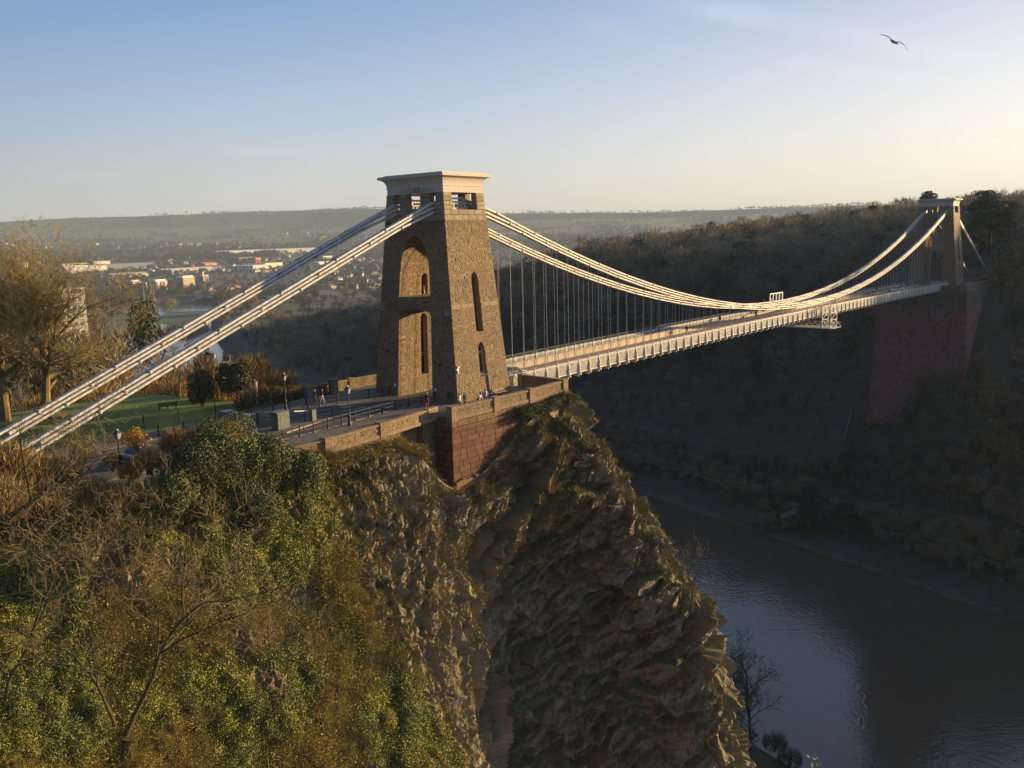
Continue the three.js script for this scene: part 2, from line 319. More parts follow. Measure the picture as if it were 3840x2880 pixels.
function crag(p, size, seed, ax = 1, ay = 1, dip = 0.34, crack = 0.25) {       // a mass of tilted blocks: the nearest cell gives each block its own plane; beds dip to one side
  const c0 = Math.sqrt(1 - dip * dip), X = (p.x * c0 + p.y * dip) / (size * ax), Y = (p.y * c0 - p.x * dip) / (size * ay), Z = (p.z + p.x * 0.2) / (size * ax), i = Math.floor(X), j = Math.floor(Y), k = Math.floor(Z);
  let best = 9, b2 = 9, o = 0, o2 = 0;
  for (let a = i - 1; a <= i + 1; a++) for (let b = j - 1; b <= j + 1; b++) for (let c = k - 1; c <= k + 1; c++) {
    const dx = a + hsh(a, b, c, seed) - X, dy = b + hsh(a, b, c, seed + 1) - Y, dz = c + hsh(a, b, c, seed + 2) - Z, e = dx * dx + dy * dy + dz * dz;
    if (e < b2) { const h = hsh(a, b, c, seed + 3), h2 = hsh(a, b, c, seed + 4), h3 = hsh(a, b, c, seed + 5), v = (h - 0.5) * 0.5 + (h2 - 0.42) * dx * 2.1 + (h3 - 0.6) * dy * 2.0 + (h - 0.5) * dz * 1.0; if (e < best) { b2 = best; o2 = o; best = e; o = v; } else { b2 = e; o2 = v; } }
  }
  const ed = (Math.sqrt(b2) - Math.sqrt(best)) * size;
  return lerp((o + o2) / 2, o, clamp(ed / 0.06, 0, 1)) - crack * (1 - clamp(ed / 0.13, 0, 1)) / size;
}
const vegMask = (s, t) => { // how overgrown: left and rim side leafy, right side bare rock
  const left = 1 - sstep(4.0, 5.1, s + 0.12 * t); return left;
};
function cliffPoint(s, t) {
  const e = 0.02, p = loft(s, t), a = loft(Math.min(10, s + e), t).sub(loft(Math.max(0, s - e), t)), b = loft(s, Math.min(5, t + e)).sub(loft(s, Math.max(0, t - e)));
  const n = b.cross(a).normalize();
  const top = sstep(0, 0.35, t), left = vegMask(s, t), dx = fbm(p.x / 9, p.y / 13, p.z / 9, 3);
  const amp = 1 - 0.35 * left;
  const wall = 1 - (sstep(5.5, 5.9, s) - sstep(6.6, 7.2, s)) * (1 - sstep(0.05, 0.3, t));
  const gul = Math.abs(n3(p.x / 6 + p.y / 30, 3.3, p.z / 6));                     // vertical runnels
  const lit = 1 - sstep(5.2, 5.9, s), dip = lerp(0.5, 0.12, lit), ay = lerp(0.62, 1.7, lit), ax = lerp(1.25, 0.8, lit);      // upright ribs on the left face, dipping slabs on the right one
  const w = V3(p.x + 0.18 * n3(p.x / 2, p.y / 2, p.z / 2), p.y + 0.18 * n3(p.y / 2, p.z / 2, 5), p.z);
  const bx = p.x * 0.8 + p.z * 0.6, r1 = 1 - 2 * Math.abs(n3(bx / 10, p.y / lerp(15, 30, lit), 1.7 + p.y * 0.03)), r2 = 1 - 2 * Math.abs(n3(bx / 2.9 + 5, p.y / lerp(5, 11, lit) + bx * dip * 0.2, 8.1));
  const d = top * wall * (-0.9 * amp + 2.4 * fbm(p.x / 14, p.y / 18, p.z / 14, 2) + 0.5 * dx + lerp(0.9, 0.35, lit) * r1 * amp + 0.12 * r2 * amp + lerp(3.0, 0.8, lit) * crag(w, 6.5, 3, ax, ay, dip, 0.9) * amp + lerp(1.5, 0.75, lit) * crag(w, 2.6, 11, ax, ay, dip, 0.5) * amp + lerp(0.34, 0.72, lit) * crag(w, 1.1, 23, 1, lerp(ay, 1, 0.6), dip, 0.22) + lerp(0.14, 0.34, lit) * crag(p, 0.5, 31, ax, ay, dip, 0.1) - 0.4 * (0.3 - gul) * amp * lit);
  return [p.addScaledVector(n, d + 0.2), n];
}
const bareB = [[430, 2060, 95], [385, 2140, 85], [640, 2110, 75], [500, 2180, 60], [1010, 2560, 85], [900, 2420, 65], [1150, 2250, 80], [690, 1990, 60], [1080, 2250, 60], [1090, 1900, 60]];
const cliffS = [], cliffN = [800, 440];
{
  const [NS, NT] = cliffN, pos = [], uv = [], idx = [];
  for (let j = 0; j <= NT; j++) for (let i = 0; i <= NS; i++) {
    const k = i / NS, s = k < 0.1 ? lerp(0, 1.6, k / 0.1) : k < 0.92 ? lerp(1.6, 8.6, (k - 0.1) / 0.82) : lerp(8.6, 10, (k - 0.92) / 0.08), t = 4.6 * j / NT + 0.4 * Math.pow(j / NT, 6);
    const [p] = cliffPoint(s, t); pos.push(p.x, p.y, p.z); uv.push(s * 8, t * 12); cliffS.push([s, t]);
    if (i && j) { const a = (j - 1) * (NS + 1) + i - 1, b = a + NS + 1; idx.push(a, b, a + 1, a + 1, b, b + 1); }
  }
  const g = new THREE.BufferGeometry(); g.setAttribute('position', new THREE.Float32BufferAttribute(pos, 3)); g.setAttribute('uv', new THREE.Float32BufferAttribute(uv, 2)); g.setIndex(idx); g.computeVertexNormals();
  const nr = g.attributes.normal, col = [];
  for (let i = 0; i < cliffS.length; i++) {
    const [s, t] = cliffS[i], x = pos[i * 3], y = pos[i * 3 + 1], z = pos[i * 3 + 2], ny = nr.getY(i);
    const q = fbm(x / 3, y / 3, z / 3, 4), q2 = fbm(x / 11, y / 11, z / 11, 3), bed = n3((x * 0.34 + y * 0.94) * 1.1, 2, z * 0.12), fine = n3(x * 3, y * 3, z * 3);
    const fc = hsh(Math.floor(x * 0.7 + y * 0.3), Math.floor(y * 0.9 - x * 0.25), Math.floor(z * 0.7), 5) - 0.5; let c = [0.31 + 0.12 * q + 0.09 * bed + 0.10 * fine + 0.06 * fc, 0.245 + 0.10 * q + 0.075 * bed + 0.085 * fine + 0.05 * fc, 0.165 + 0.08 * q + 0.055 * bed + 0.065 * fine + 0.035 * fc];
    const iron = sstep(0.16, 0.36, q2 + 0.12 * q); c = c.map((v, k) => lerp(v, [0.42, 0.22, 0.10][k] * (0.8 + 0.7 * q), iron * 0.4));
    const moss = sstep(0.30, 0.62, ny + 0.3 * q + 0.35 * fine) * (0.75 - 0.4 * sstep(5.4, 5.9, s) * (1 - sstep(6.4, 6.8, s)) * sstep(0.8, 1.6, t)); c = c.map((v, k) => lerp(v, [0.13, 0.125, 0.03][k] * (1 + q), moss));
    const [pu, pv] = toPhoto(V3(x, y, z)); let ba = 0; for (const [bu, bv, br] of bareB) ba = Math.max(ba, Math.exp(-((pu - bu) ** 2 + (pv - bv) ** 2) / (br * br) * 0.5)); const veg = vegMask(s, t) * (1 - sstep(0.35, 0.6, ba + 0.3 * q)) * sstep(-0.25, 0.2, q2 + 0.25); c = c.map((v, k) => lerp(v, [0.045, 0.04, 0.02][k] * (1 + 0.8 * q), veg * 0.85));
    col.push(...c.map(v => Math.max(0.012, v)));
  }
  g.setAttribute('color', new THREE.Float32BufferAttribute(col, 3));
  const m = M(null, 0.93, { ...VC, grain: 1.1, bump: 0.03 });
  const fl = g.toNonIndexed(); fl.computeVertexNormals();
  { const P = fl.attributes.position, N = fl.attributes.normal, U = fl.attributes.uv; for (let i = 0; i < P.count; i++) { const x = Math.abs(N.getX(i)), y = Math.abs(N.getY(i)), z = Math.abs(N.getZ(i)); U.setXY(i, x > y && x > z ? P.getZ(i) : P.getX(i), y > x && y > z ? P.getZ(i) : P.getY(i)); } } tag(part('cliff', fl, m), null, null, null, 'structure');
  globalThis.cliffGeo = g;
}
const cliffAt = (() => { const p = cliffGeo.attributes.position, n = cliffGeo.attributes.normal; return i => [V3(p.getX(i), p.getY(i), p.getZ(i)), V3(n.getX(i), n.getY(i), n.getZ(i))]; })();
// the level plateau behind the rim: lawn and made ground
const rimPts = []; for (let s = 0; s <= 8.3; s += 0.1) { const [p] = cliffPoint(s, 0); rimPts.push(p); }
{
  // ground strip between the rim and the road line
  const b = [], NX = 120, NZ = 60, pos = [], uv = [], col = [], idx = [];
  for (let j = 0; j <= NZ; j++) for (let i = 0; i <= NX; i++) {
    const x = lerp(-90, 9.5, i / NX), k = j / NZ; let zr = 12; for (let q = 1; q < rimPts.length; q++) if (rimPts[q].x >= x) { const u = (x - rimPts[q - 1].x) / (rimPts[q].x - rimPts[q - 1].x || 1); zr = lerp(rimPts[q - 1].z, rimPts[q].z, u); break; }
    if (x > -27.3) zr = Math.min(zr, x > -11.4 ? 11.8 : x > -20 ? 9.3 : 11.2); const z = lerp(lerp(-36, -16, sstep(-21, -14, x)), zr + 0.15, k), y = -0.05 + 0.14 * fbm(x / 9, 1, z / 9, 3) - 1.1 * sstep(zr - 1.6, zr, z) * (x > -27 && x < 10 ? 1 : 0.2) - sstep(-24, -36, z) * 0.2;
    pos.push(x, y - (x > -27 && z > -12 ? 0.25 : 0.02), z); uv.push(x, z); const m = fbm(x / 3, 4, z / 3, 3), w = fbm(x / 0.9, 1, z / 0.9, 2);
    const lawn = z < -9.5; col.push(...(lawn ? [0.16 + 0.07 * m + 0.05 * w, 0.24 + 0.08 * m + 0.06 * w, 0.035 + 0.015 * m] : [0.10 + 0.06 * m, 0.085 + 0.05 * m, 0.04 + 0.02 * m]));
    if (i && j) { const a = (j - 1) * (NX + 1) + i - 1, c = a + NX + 1; idx.push(a, c, a + 1, a + 1, c, c + 1); }
  }
  const g = new THREE.BufferGeometry(); g.setAttribute('position', new THREE.Float32BufferAttribute(pos, 3)); g.setAttribute('uv', new THREE.Float32BufferAttribute(uv, 2)); g.setAttribute('color', new THREE.Float32BufferAttribute(col, 3)); g.setIndex(idx); g.computeVertexNormals();
  struct('lawn', g, M(null, 0.96, { ...VC, grain: 0.3, bump: 0.05 }));
}

{ // rough ledge that closes the rim against the terrace walls
  const b = new MB(); for (let i = 0; i + 1 < rimPts.length; i++) { const p = rimPts[i], q = rimPts[i + 1]; if (p.x < -30 || p.x > 9.2 || q.x <= p.x) continue; const n = 7; for (let k = 0; k < n; k++) { const f = (v, j) => V3(v.x, v.y + 0.05 * j + 0.3 * n3(v.x * 1.3, j * 0.9, 4), lerp(v.z, 8.6, j / n)), t = 0.8 + 0.5 * n3(p.x, k, 2); b.col(0.12 * t, 0.105 * t, 0.05 * t); b.quad(f(p, k), f(q, k), f(q, k + 1), f(p, k + 1)); } }
  struct('cliff_ledge', b, mat.stone);
}
// ---------------------------------------------------------------- the bridge
const SPAN = 214, DYF = 0.659, CAMB = 0.669, deckY = x => { const q = clamp(x, 0, SPAN); return DYF * q / SPAN + CAMB * 4 * q / SPAN * (1 - q / SPAN); };
const tD = y => 4.626 + (y - 0.5) / 20.5 * (3.568 - 4.626), tW = y => 6.949 + (y - 0.5) / 20.5 * (4.926 - 6.949);
const lowArch = y => y < 10.3 ? lerp(2.92, 2.68, (y - 0.4) / 9.9) : y < 11 ? 2.68 * Math.sqrt(Math.max(0, 1 - Math.pow((y - 10.3) / 0.72, 1.7))) : 0;
const upArch = y => y < 12.15 ? 0 : table([[12.2, 2.62], [14.9, 2.48], [16.2, 2.28], [17.7, 1.88], [18.7, 1.26], [19.15, 0.75], [19.42, 0.02]], y);
const contour = (f, y0, y1, n, pw = 1) => { const L = [], Rr = []; for (let i = 0; i <= n; i++) { const y = lerp(y0, y1, Math.pow(i / n, pw)), a = f(y); Rr.push([a, y]); if (a > 0.04) L.unshift([-a, y]); } return [...Rr, ...L]; };
const pointed = (cx, hw, y0, y1, y2, lean = 0) => { const o = [[cx - hw, y0], [cx + hw, y0]]; for (let i = 0; i <= 6; i++) { const k = i / 6; o.push([cx + lean + hw * 0.92 * (1 - k * k), lerp(y1, y2, Math.sin(k * Math.PI / 2))]); } for (let i = 5; i >= 0; i--) { const k = i / 6; o.push([cx + lean - hw * 0.92 * (1 - k * k), lerp(y1, y2, Math.sin(k * Math.PI / 2))]); } return o; };
function faceWithHoles(mb, outline, holes, map, depth, back) {
  const V = a => a.map(q => new THREE.Vector2(q[0], q[1])), sh = new THREE.Shape(V(outline)); holes.forEach(h => sh.holes.push(new THREE.Path(V(h))));
  const g = new THREE.ShapeGeometry(sh), p = g.attributes.position, ix = g.index.array;
  for (let i = 0; i < ix.length; i += 3) mb.tri(...[0, 1, 2].map(k => map(p.getX(ix[i + k]), p.getY(ix[i + k]), 0)));
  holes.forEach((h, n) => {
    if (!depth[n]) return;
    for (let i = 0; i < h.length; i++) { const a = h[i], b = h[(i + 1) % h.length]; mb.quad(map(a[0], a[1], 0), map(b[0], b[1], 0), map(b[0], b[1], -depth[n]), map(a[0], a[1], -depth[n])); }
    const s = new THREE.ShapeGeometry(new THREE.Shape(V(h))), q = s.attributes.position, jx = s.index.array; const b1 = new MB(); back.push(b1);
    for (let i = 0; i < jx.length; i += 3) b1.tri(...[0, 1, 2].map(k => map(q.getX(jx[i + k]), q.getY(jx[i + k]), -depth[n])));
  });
}
function stoneAt(mb, map, u0, u1, v0, v1, p, back = 0.02) {
  const q = (u, v, d) => map(u, v, d), b = Math.min(0.03, (u1 - u0) * 0.1);
  const A = [q(u0, v0, -back), q(u1, v0, -back), q(u1, v1, -back), q(u0, v1, -back)], F = [q(u0 + b, v0 + b, p), q(u1 - b, v0 + b, p), q(u1 - b, v1 - b, p), q(u0 + b, v1 - b, p)];
  mb.quad(F[0], F[1], F[2], F[3]); for (let i = 0; i < 4; i++) { const j = (i + 1) % 4; mb.quad(A[i], A[j], F[j], F[i]); }
}
function rubble(mb, map, v0, v1, spans, rnd, tone) {      // courses of rough stones; spans(v) gives the runs of wall at that height
  for (let v = v0; v < v1 - 0.1;) {
    let h = 0.17 + rnd() * 0.17; if (v + h > v1 - 0.12) h = v1 - v;
    for (const [a, b] of spans(v + h / 2)) for (let u = a; u < b - 0.05;) {
      let w = 0.24 + rnd() * rnd() * 0.8; if (u + w > b - 0.2) w = b - u;
      const t = tone(u, v) * (0.76 + 0.48 * rnd()), k = rnd();
      mb.col(0.325 * t, (0.222 + 0.018 * k) * t, (0.115 + 0.03 * k) * t);
      stoneAt(mb, map, u + 0.012, u + w - 0.012, v + 0.012, v + h - 0.012, 0.008 + 0.06 * rnd() * rnd());
      u += w;
    }
    v += h;
  }
}
const minus = (a, b, cuts) => { let r = [[a, b]]; for (const [c, d] of cuts) r = r.flatMap(([p, q]) => d <= p || c >= q ? [[p, q]] : [[p, c], [d, q]].filter(([s, t]) => t - s > 0.04)); return r; };
const ptHalf = (cx, hw, y0, y1, y2) => y => y < y0 || y > y2 ? null : y < y1 ? [cx - hw, cx + hw] : [cx - hw * Math.sqrt(Math.max(0.01, 1 - (y - y1) / (y2 - y1))), cx + hw * Math.sqrt(Math.max(0.01, 1 - (y - y1) / (y2 - y1)))];

const font = await new FontLoader().loadAsync('fonts/droid/droid_serif_regular.typeface.json');
const fontSans = await new FontLoader().loadAsync('fonts/droid/droid_sans_bold.typeface.json');
function textMesh(str, size, depth, f = font, wide = 0) {
  const g = new TextGeometry(str, { font: f, size, depth, curveSegments: 2, bevelEnabled: false }); g.computeBoundingBox();
  const w = g.boundingBox.max.x - g.boundingBox.min.x; g.translate(-w / 2 - g.boundingBox.min.x, 0, 0); if (wide) g.scale(wide / w, 1, 1); return g;
}
function tower(label, pos, near) {
  const T = thing('bridge_tower', label, 'bridge tower', pos, 0), rnd = rng(near ? 11 : 12);
  const wall = new MB().col(0.30, 0.215, 0.125), back = [], y0 = -1.2;
  const mE = (u, v, d) => V3(-tD(v) - d, v, u), mWs = (u, v, d) => V3(tD(v) + d, v, u), mN = (u, v, d) => V3(u, v, tW(v) + d), mS = (u, v, d) => V3(u, v, -tW(v) - d);
  const low = contour(lowArch, y0, 11, 16, 0.55), up = contour(upArch, 12.2, 19.42, 22, 0.8);
  const eOut = [[tW(21), 21], [-tW(21), 21], [-tW(y0), y0], ...low.slice().reverse().filter(q => 1), [tW(y0), y0]];
  for (const m of [mE, mWs]) faceWithHoles(wall, eOut, [up], m, [0], back);
  const nwin = [pointed(0.25, 0.62, 3.2, 6.0, 6.9), pointed(0.33, 0.6, 8.1, 14.2, 15.05)];
  const nOut = [[-tD(y0), y0], [tD(y0), y0], [tD(21), 21], [-tD(21), 21]];
  faceWithHoles(wall, nOut, nwin, mN, [0.8, 0.8], back); faceWithHoles(wall, nOut, nwin, mS, [0.8, 0.8], back);
  // passage walls, vaults and the moss-grown floor of the upper opening
  const slit = pointed(-0.05, 0.6, 2.45, 9.4, 10.0, 0.05), niche = pointed(0.2, 0.52, 12.28, 14.4, 14.85);
  for (const s of [-1, 1]) {
    const mLow = (u, v, d) => V3(u, v, s * (lowArch(v) - d)), mUp = (u, v, d) => V3(u, v, s * (upArch(v) - d));
    faceWithHoles(wall, [[-tD(y0), y0], [tD(y0), y0], [tD(10.3), 10.3], [-tD(10.3), 10.3]], [slit], mLow, [0.7], back);
    faceWithHoles(wall, [[-tD(12.2), 12.2], [tD(12.2), 12.2], [tD(14.9), 14.9], [-tD(14.9), 14.9]], [niche], mUp, [0.7], back);
  }
  const strip = (f, pts) => { for (let i = 0; i + 1 < pts.length; i++) { const a = pts[i], b = pts[i + 1]; for (const s of [-1, 1]) wall.quad(V3(-tD(a), a, s * f(a)), V3(tD(a), a, s * f(a)), V3(tD(b), b, s * f(b)), V3(-tD(b), b, s * f(b))); } };
  strip(lowArch, [10.3, 10.5, 10.7, 10.85, 10.95, 10.99, 11]); strip(upArch, [14.9, 15.5, 16.2, 17, 17.7, 18.2, 18.7, 19, 19.2, 19.35, 19.42]);
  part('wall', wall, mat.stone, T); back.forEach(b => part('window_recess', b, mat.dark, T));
  const fl = new MB().col(0.16, 0.15, 0.05).span(-tD(12.2), tD(12.2), 12.06, 12.24, -2.6, 2.6); part('upper_floor', fl, mat.stone, T);
  if (near) {
    const st = new MB(), wet = (u, v) => 1 - 0.35 * Math.exp(-Math.pow((u - (-3.1 + 0.0 * v)) / 0.35, 2)) * (0.6 + 0.4 * n3(v, 1, 2)), plain = (u, v) => 0.98 + 0.3 * fbm(u / 2, v / 2, 3, 3) - 0.35 * sstep(0.12, 0.4, fbm(u / 0.6, v / 5, 9, 2)) - (v > 19.5 ? 0.12 : 0) + 0.12 * sstep(14, 8, v);
    rubble(st, mE, y0, 20.9, v => { const a = lowArch(v), b = upArch(v); return minus(-tW(v), tW(v), [v < 11 ? [-a, a] : null, b > 0.05 ? [-b, b] : null].filter(Boolean)); }, rnd, plain);
    const w1 = ptHalf(0.25, 0.62, 3.2, 6.0, 6.9), w2 = ptHalf(0.33, 0.6, 8.1, 14.2, 15.05);
    const nSp = v => minus(-tD(v), tD(v), [w1(v), w2(v)].filter(Boolean));
    rubble(st, mN, y0, 10.95, nSp, rnd, plain); rubble(st, mN, 11.5, 20.9, nSp, rnd, plain);
    const sl = ptHalf(-0.05, 0.6, 2.45, 9.4, 10.0), ni = ptHalf(0.2, 0.52, 12.28, 14.4, 14.85);
    rubble(st, (u, v, d) => V3(u, v, -(lowArch(v) - d)), y0, 10.3, v => minus(-tD(v), tD(v), [sl(v)].filter(Boolean)), rnd, (u, v) => 1.15 * wet(u, v));
    rubble(st, (u, v, d) => V3(u, v, -(upArch(v) - d)), 12.3, 18.9, v => minus(-tD(v), tD(v), [ni(v)].filter(Boolean)), rnd, (u, v) => 1.15 * wet(u + 0.4, v));
    tag(part('rubble_stone', st, mat.stone, T), null, null, null, 'stuff');
    for (let u = -tD(11.2); u < tD(11.2) - 0.2;) { let w = Math.min(1 + rnd() * 0.9, tD(11.2) - u); for (const [a, b] of minus(u, u + w, [[-0.29, 0.95]])) { const m = new MB().col(0.42, 0.31, 0.18); stoneAt(m, mN, a + 0.008, b - 0.008, 10.97, 11.48, 0.06); part('ashlar_block', m, mat.ashlar, T); } u += w; }
    for (const [z, y] of [[-5.6, 10.9], [5.2, 10.6]]) { const m = new MB().col(0.40, 0.37, 0.31); stoneAt(m, mE, z - 0.38, z + 0.38, y - 0.32, y + 0.3, 0.07); part('ashlar_block', m, mat.ashlar, T); }
    // frames in the lower openings, doorway in the upper passage
    const fm = (name, pts, map) => { const f = new MB().col(0.45, 0.42, 0.36); for (const [a, b, w] of pts) f.bar(map(...a), map(...b), w, 0.14, V3(0, 0, 1)); part(name, f, mat.plain, T); };
    const rn = (u, v) => mN(u, v, -0.5), rs = (u, v) => V3(u, v, -(lowArch(Math.min(v, 10.2)) + 0.45));
    fm('window_frame', [[[-0.34, 3.2], [-0.34, 6.2], 0.09], [[0.84, 3.2], [0.84, 6.2], 0.09], [[-0.34, 5.75], [0.84, 5.75], 0.13], [[-0.34, 5.55], [0.84, 5.55], 0.07], [[-0.34, 3.25], [0.84, 3.25], 0.14]], rn);
    fm('window_frame', [[[-0.6, 2.5], [-0.6, 9.4], 0.09], [[0.5, 2.5], [0.5, 9.4], 0.09], [[-0.6, 5.05], [0.5, 5.05], 0.13], [[-0.6, 4.8], [0.5, 4.8], 0.08], [[-0.6, 2.55], [0.5, 2.55], 0.14]], rs);
    const hang = new MB().col(0.5, 0.48, 0.42).box(0.42, 12.9, -2.78, 0.3, 1.1, 0.1); part('door_leaf', hang, mat.plain, T);
    const gutter = new MB(); gutter.bar(mN(0.78, 3.3, 0.12), mN(0.98, 0.1, 0.12), 0.14, 0.12, V3(0, 0, 1)); gutter.box(0.55, 3.05, tW(3.05) + 0.12, 1.3, 0.1, 0.16); part('drainpipe', gutter, mat.black, T);
    let cable = new MB(); cable.bar(V3(-tD(6) - 0.11, 6.0, -6.2), V3(-tD(4.6) - 0.11, 5.4, -2.95), 0.03, 0.03); cable.box(-tD(5.8) - 0.14, 5.75, -4.6, 0.2, 0.2, 0.35); part('cable', cable, mat.black, T); cable = new MB(); cable.bar(V3(-tD(5.2) - 0.11, 4.9, 3.1), V3(-tD(4.6) - 0.11, 4.3, 6.4), 0.03, 0.03); cable.box(-tD(4.6) - 0.14, 4.65, 4.2, 0.2, 0.2, 0.35); part('cable', cable, mat.black, T);
    const cctv = new MB().col(0.75, 0.75, 0.74); cctv.box(-4.35, 4.25, 6.75, 0.5, 0.2, 0.2, 0.4).box(-4.2, 3.95, 6.75, 0.18, 0.3, 0.18).box(-4.1, 4.5, 6.7, 0.25, 0.22, 0.2); part('security_camera', cctv, mat.plain, T);
    for (const [z, y] of [[-3.3, 1.7], [3.45, 1.7]]) { const d = new THREE.CylinderGeometry(0.2, 0.2, 0.06, 14); d.rotateZ(Math.PI / 2); d.translate(-tD(y) - 0.12, y, z); part('round_sign', d, mat.white, T); }
    const nb = new MB().col(0.05, 0.05, 0.055).box(-tD(1.3) - 0.13, 1.3, 5.9, 0.06, 0.75, 0.95); part('notice_board', nb, mat.plain, T);
  }
  // dressed stone: two plain courses, the open gallery with its piers, frieze, cavetto cornice
  const core = new MB().col(0.38, 0.31, 0.2);
  core.span(-3.5, 3.5, 20.9, 22.15, -4.8, 4.8);
  for (const s of [-1, 1]) {
    for (const [a, b] of [[-4.6, -3.45], [-2.45, -1.25], [1.25, 2.45], [3.45, 4.6]]) core.span(s * 2.6, s * 3.38, 22.15, 24.1, a, b);
    core.span(s * 2.6, s * 3.38, 22.15, 22.38, -1.25, 1.25);
    for (const [a, b] of [[-2.6, -2.05], [2.05, 2.6]]) core.span(a, b, 22.15, 24.1, s * 3.9, s * 4.6);
  }
  part('gallery', core, mat.ashlar, T);
  const blocks = (map, rows, spans, lo, hi) => { for (let i = 0; i < rows.length - 1; i++) for (const [a, b] of spans(rows[i])) for (let u = a; u < b - 0.05;) { let w = lo + rnd() * (hi - lo); if (u + w > b - 0.4) w = b - u; const t = 0.85 + 0.3 * rnd(), m = new MB().col(0.43 * t, 0.345 * t, (0.21 + 0.03 * rnd()) * t); stoneAt(m, map, u + 0.006, u + w - 0.006, rows[i] + 0.006, rows[i + 1] - 0.006, 0.03, 0.12); part('ashlar_block', m, mat.ashlar, T); u += w; } };
  const rowsA = [20.97, 21.57, 22.17], rowsB = near ? [22.17, 22.65, 23.13, 23.61, 24.08] : [22.17, 24.08];
  const sides = near ? [mE, mN] : [mE, mN];
  blocks(mE, rowsA, v => minus(-tW(v), tW(v), v > 21.5 ? [[-3.45, -2.45], [2.45, 3.45]] : []), near ? 0.9 : 3, near ? 1.8 : 5); blocks(mN, rowsA, v => [[-tD(v), tD(v)]], near ? 0.9 : 3, near ? 1.8 : 5);
  blocks(mE, rowsB, v => [[-tW(v), -3.45], [-2.45, -1.25], [1.25, 2.45], [3.45, tW(v)]], 2, 3); blocks(mN, rowsB, v => [[-tD(v), -2.05], [2.05, tD(v)]], 2, 3);
  const mid = new MB().col(0.38, 0.31, 0.2); for (const s of [-1, 1]) mid.span(-3.38, 3.38, 21.2, 21.9, s * 2.45, s * 3.45); 
  for (const s of [-1, 1]) { const sad = new MB().col(0.5, 0.46, 0.38); sad.span(-1.6, 1.6, 22.16, 22.45, s * 3.05 - 0.7, s * 3.05 + 0.7); for (let i = 0; i < 5; i++) sad.tube(V3(-1.2 + i * 0.6, 22.6, s * 3.05 - 0.6), V3(-1.2 + i * 0.6, 22.6, s * 3.05 + 0.6), 0.15, 0.15, 8, true); sad.span(-1.3, 1.3, 22.75, 22.9, s * 3.05 - 0.6, s * 3.05 + 0.6); part('saddle', sad, mat.plain, T); } part('machinery', new MB().col(0.5, 0.46, 0.38).box(-0.6, 22.7, 0.3, 0.7, 1.1, 0.6).box(-0.1, 22.5, 0.3, 0.5, 0.6, 0.5), mat.plain, T);
  const fz = new MB().col(1, 1, 1); fz.span(-3.33, 3.33, 24.1, 24.8, -4.59, 4.59); part('frieze', fz, mat.cornice, T);
  const cn = new MB(); cn.span(-3.41, 3.41, 24.8, 24.92, -4.67, 4.67);
  const ring = e => (y => [V3(-3.34 - e, y, 4.6 + e), V3(3.34 + e, y, 4.6 + e), V3(3.34 + e, y, -4.6 - e), V3(-3.34 - e, y, -4.6 - e)]);
  let pr = null; for (let i = 0; i <= 9; i++) { const k = i / 9, r = ring(0.72 * (1 - Math.sqrt(1 - k * k * 0.98)) + 0.02)(24.92 + 0.95 * k); if (pr) for (let q = 0; q < 4; q++) cn.quad(pr[q], pr[(q + 1) % 4], r[(q + 1) % 4], r[q]); pr = r; }
  cn.span(-4.125, 4.125, 25.87, 26.2, -5.363, 5.363); cn.span(-3.6, 3.6, 26.2, 26.34, -4.8, 4.8); part('cornice', cn, mat.cornice, T);
  if (near) {
    const L = [['COMMENCED 1836', 0.1, 0], ['ISAMBARD KINGDOM BRUNEL F.R.S. ENGINEER', 0.1, 4.1], ['COMPLETED 1864', 0.1, 0], ['JOHN HAWKSHAW F.R.S. WILLIAM HENRY BARLOW F.R.S. ENGINEERS', 0.1, 6.2], ['COCHRANE & CO CONTRACTORS', 0.1, 0]];
    L.forEach(([s, z, w], i) => { const g = textMesh(s, z, 0.02, font, w); g.rotateY(-Math.PI / 2); g.translate(-3.322, 24.66 - i * 0.128, 0.3); part('inscription', g, mat.letters, T); });
  }
  return T;
}
tower('massive brown stone bridge tower with two tall arches, standing on the near cliff', [0, 0, 0], true);
tower('distant stone bridge tower half in shadow on the wooded side of the gorge', [SPAN, DYF, 0], false);

// chains: three tiers of eyebar links on each side, with hanger rods
const chainMid = x => x < 0 ? 24.192 + 0.421 * x : x > SPAN ? 24.192 + DYF - 0.43 * (x - SPAN) : 3.33 + 20.862 * Math.pow((x - 107) / 107, 2) + DYF * x / SPAN;
const chainY = x => { const e = x < 107 ? Math.abs(x) : Math.abs(x - SPAN); return chainMid(x) - 0.95 * Math.max(0, 1 - e / 6) * Math.max(0, 1 - e / 6); };   // eased over the saddle
const PX0 = 14.717 - 2.4384 * 3, NH = 82;     // hangers from near tower to far
const postX = k => PX0 + 2.4384 * k;
const tierOff = [0.39, 0, -0.39];
const plates = Array.from({ length: 5 }, (_, i) => -0.26 + i * 0.13);
const pinG = (() => { const a = new MB(); a.tube(V3(0, 0, -0.4), V3(0, 0, 0.4), 0.09, 0.09, 10, true); a.tube(V3(0, 0, -0.35), V3(0, 0, 0.35), 0.155, 0.155, 12, true); return a.geom(); })();
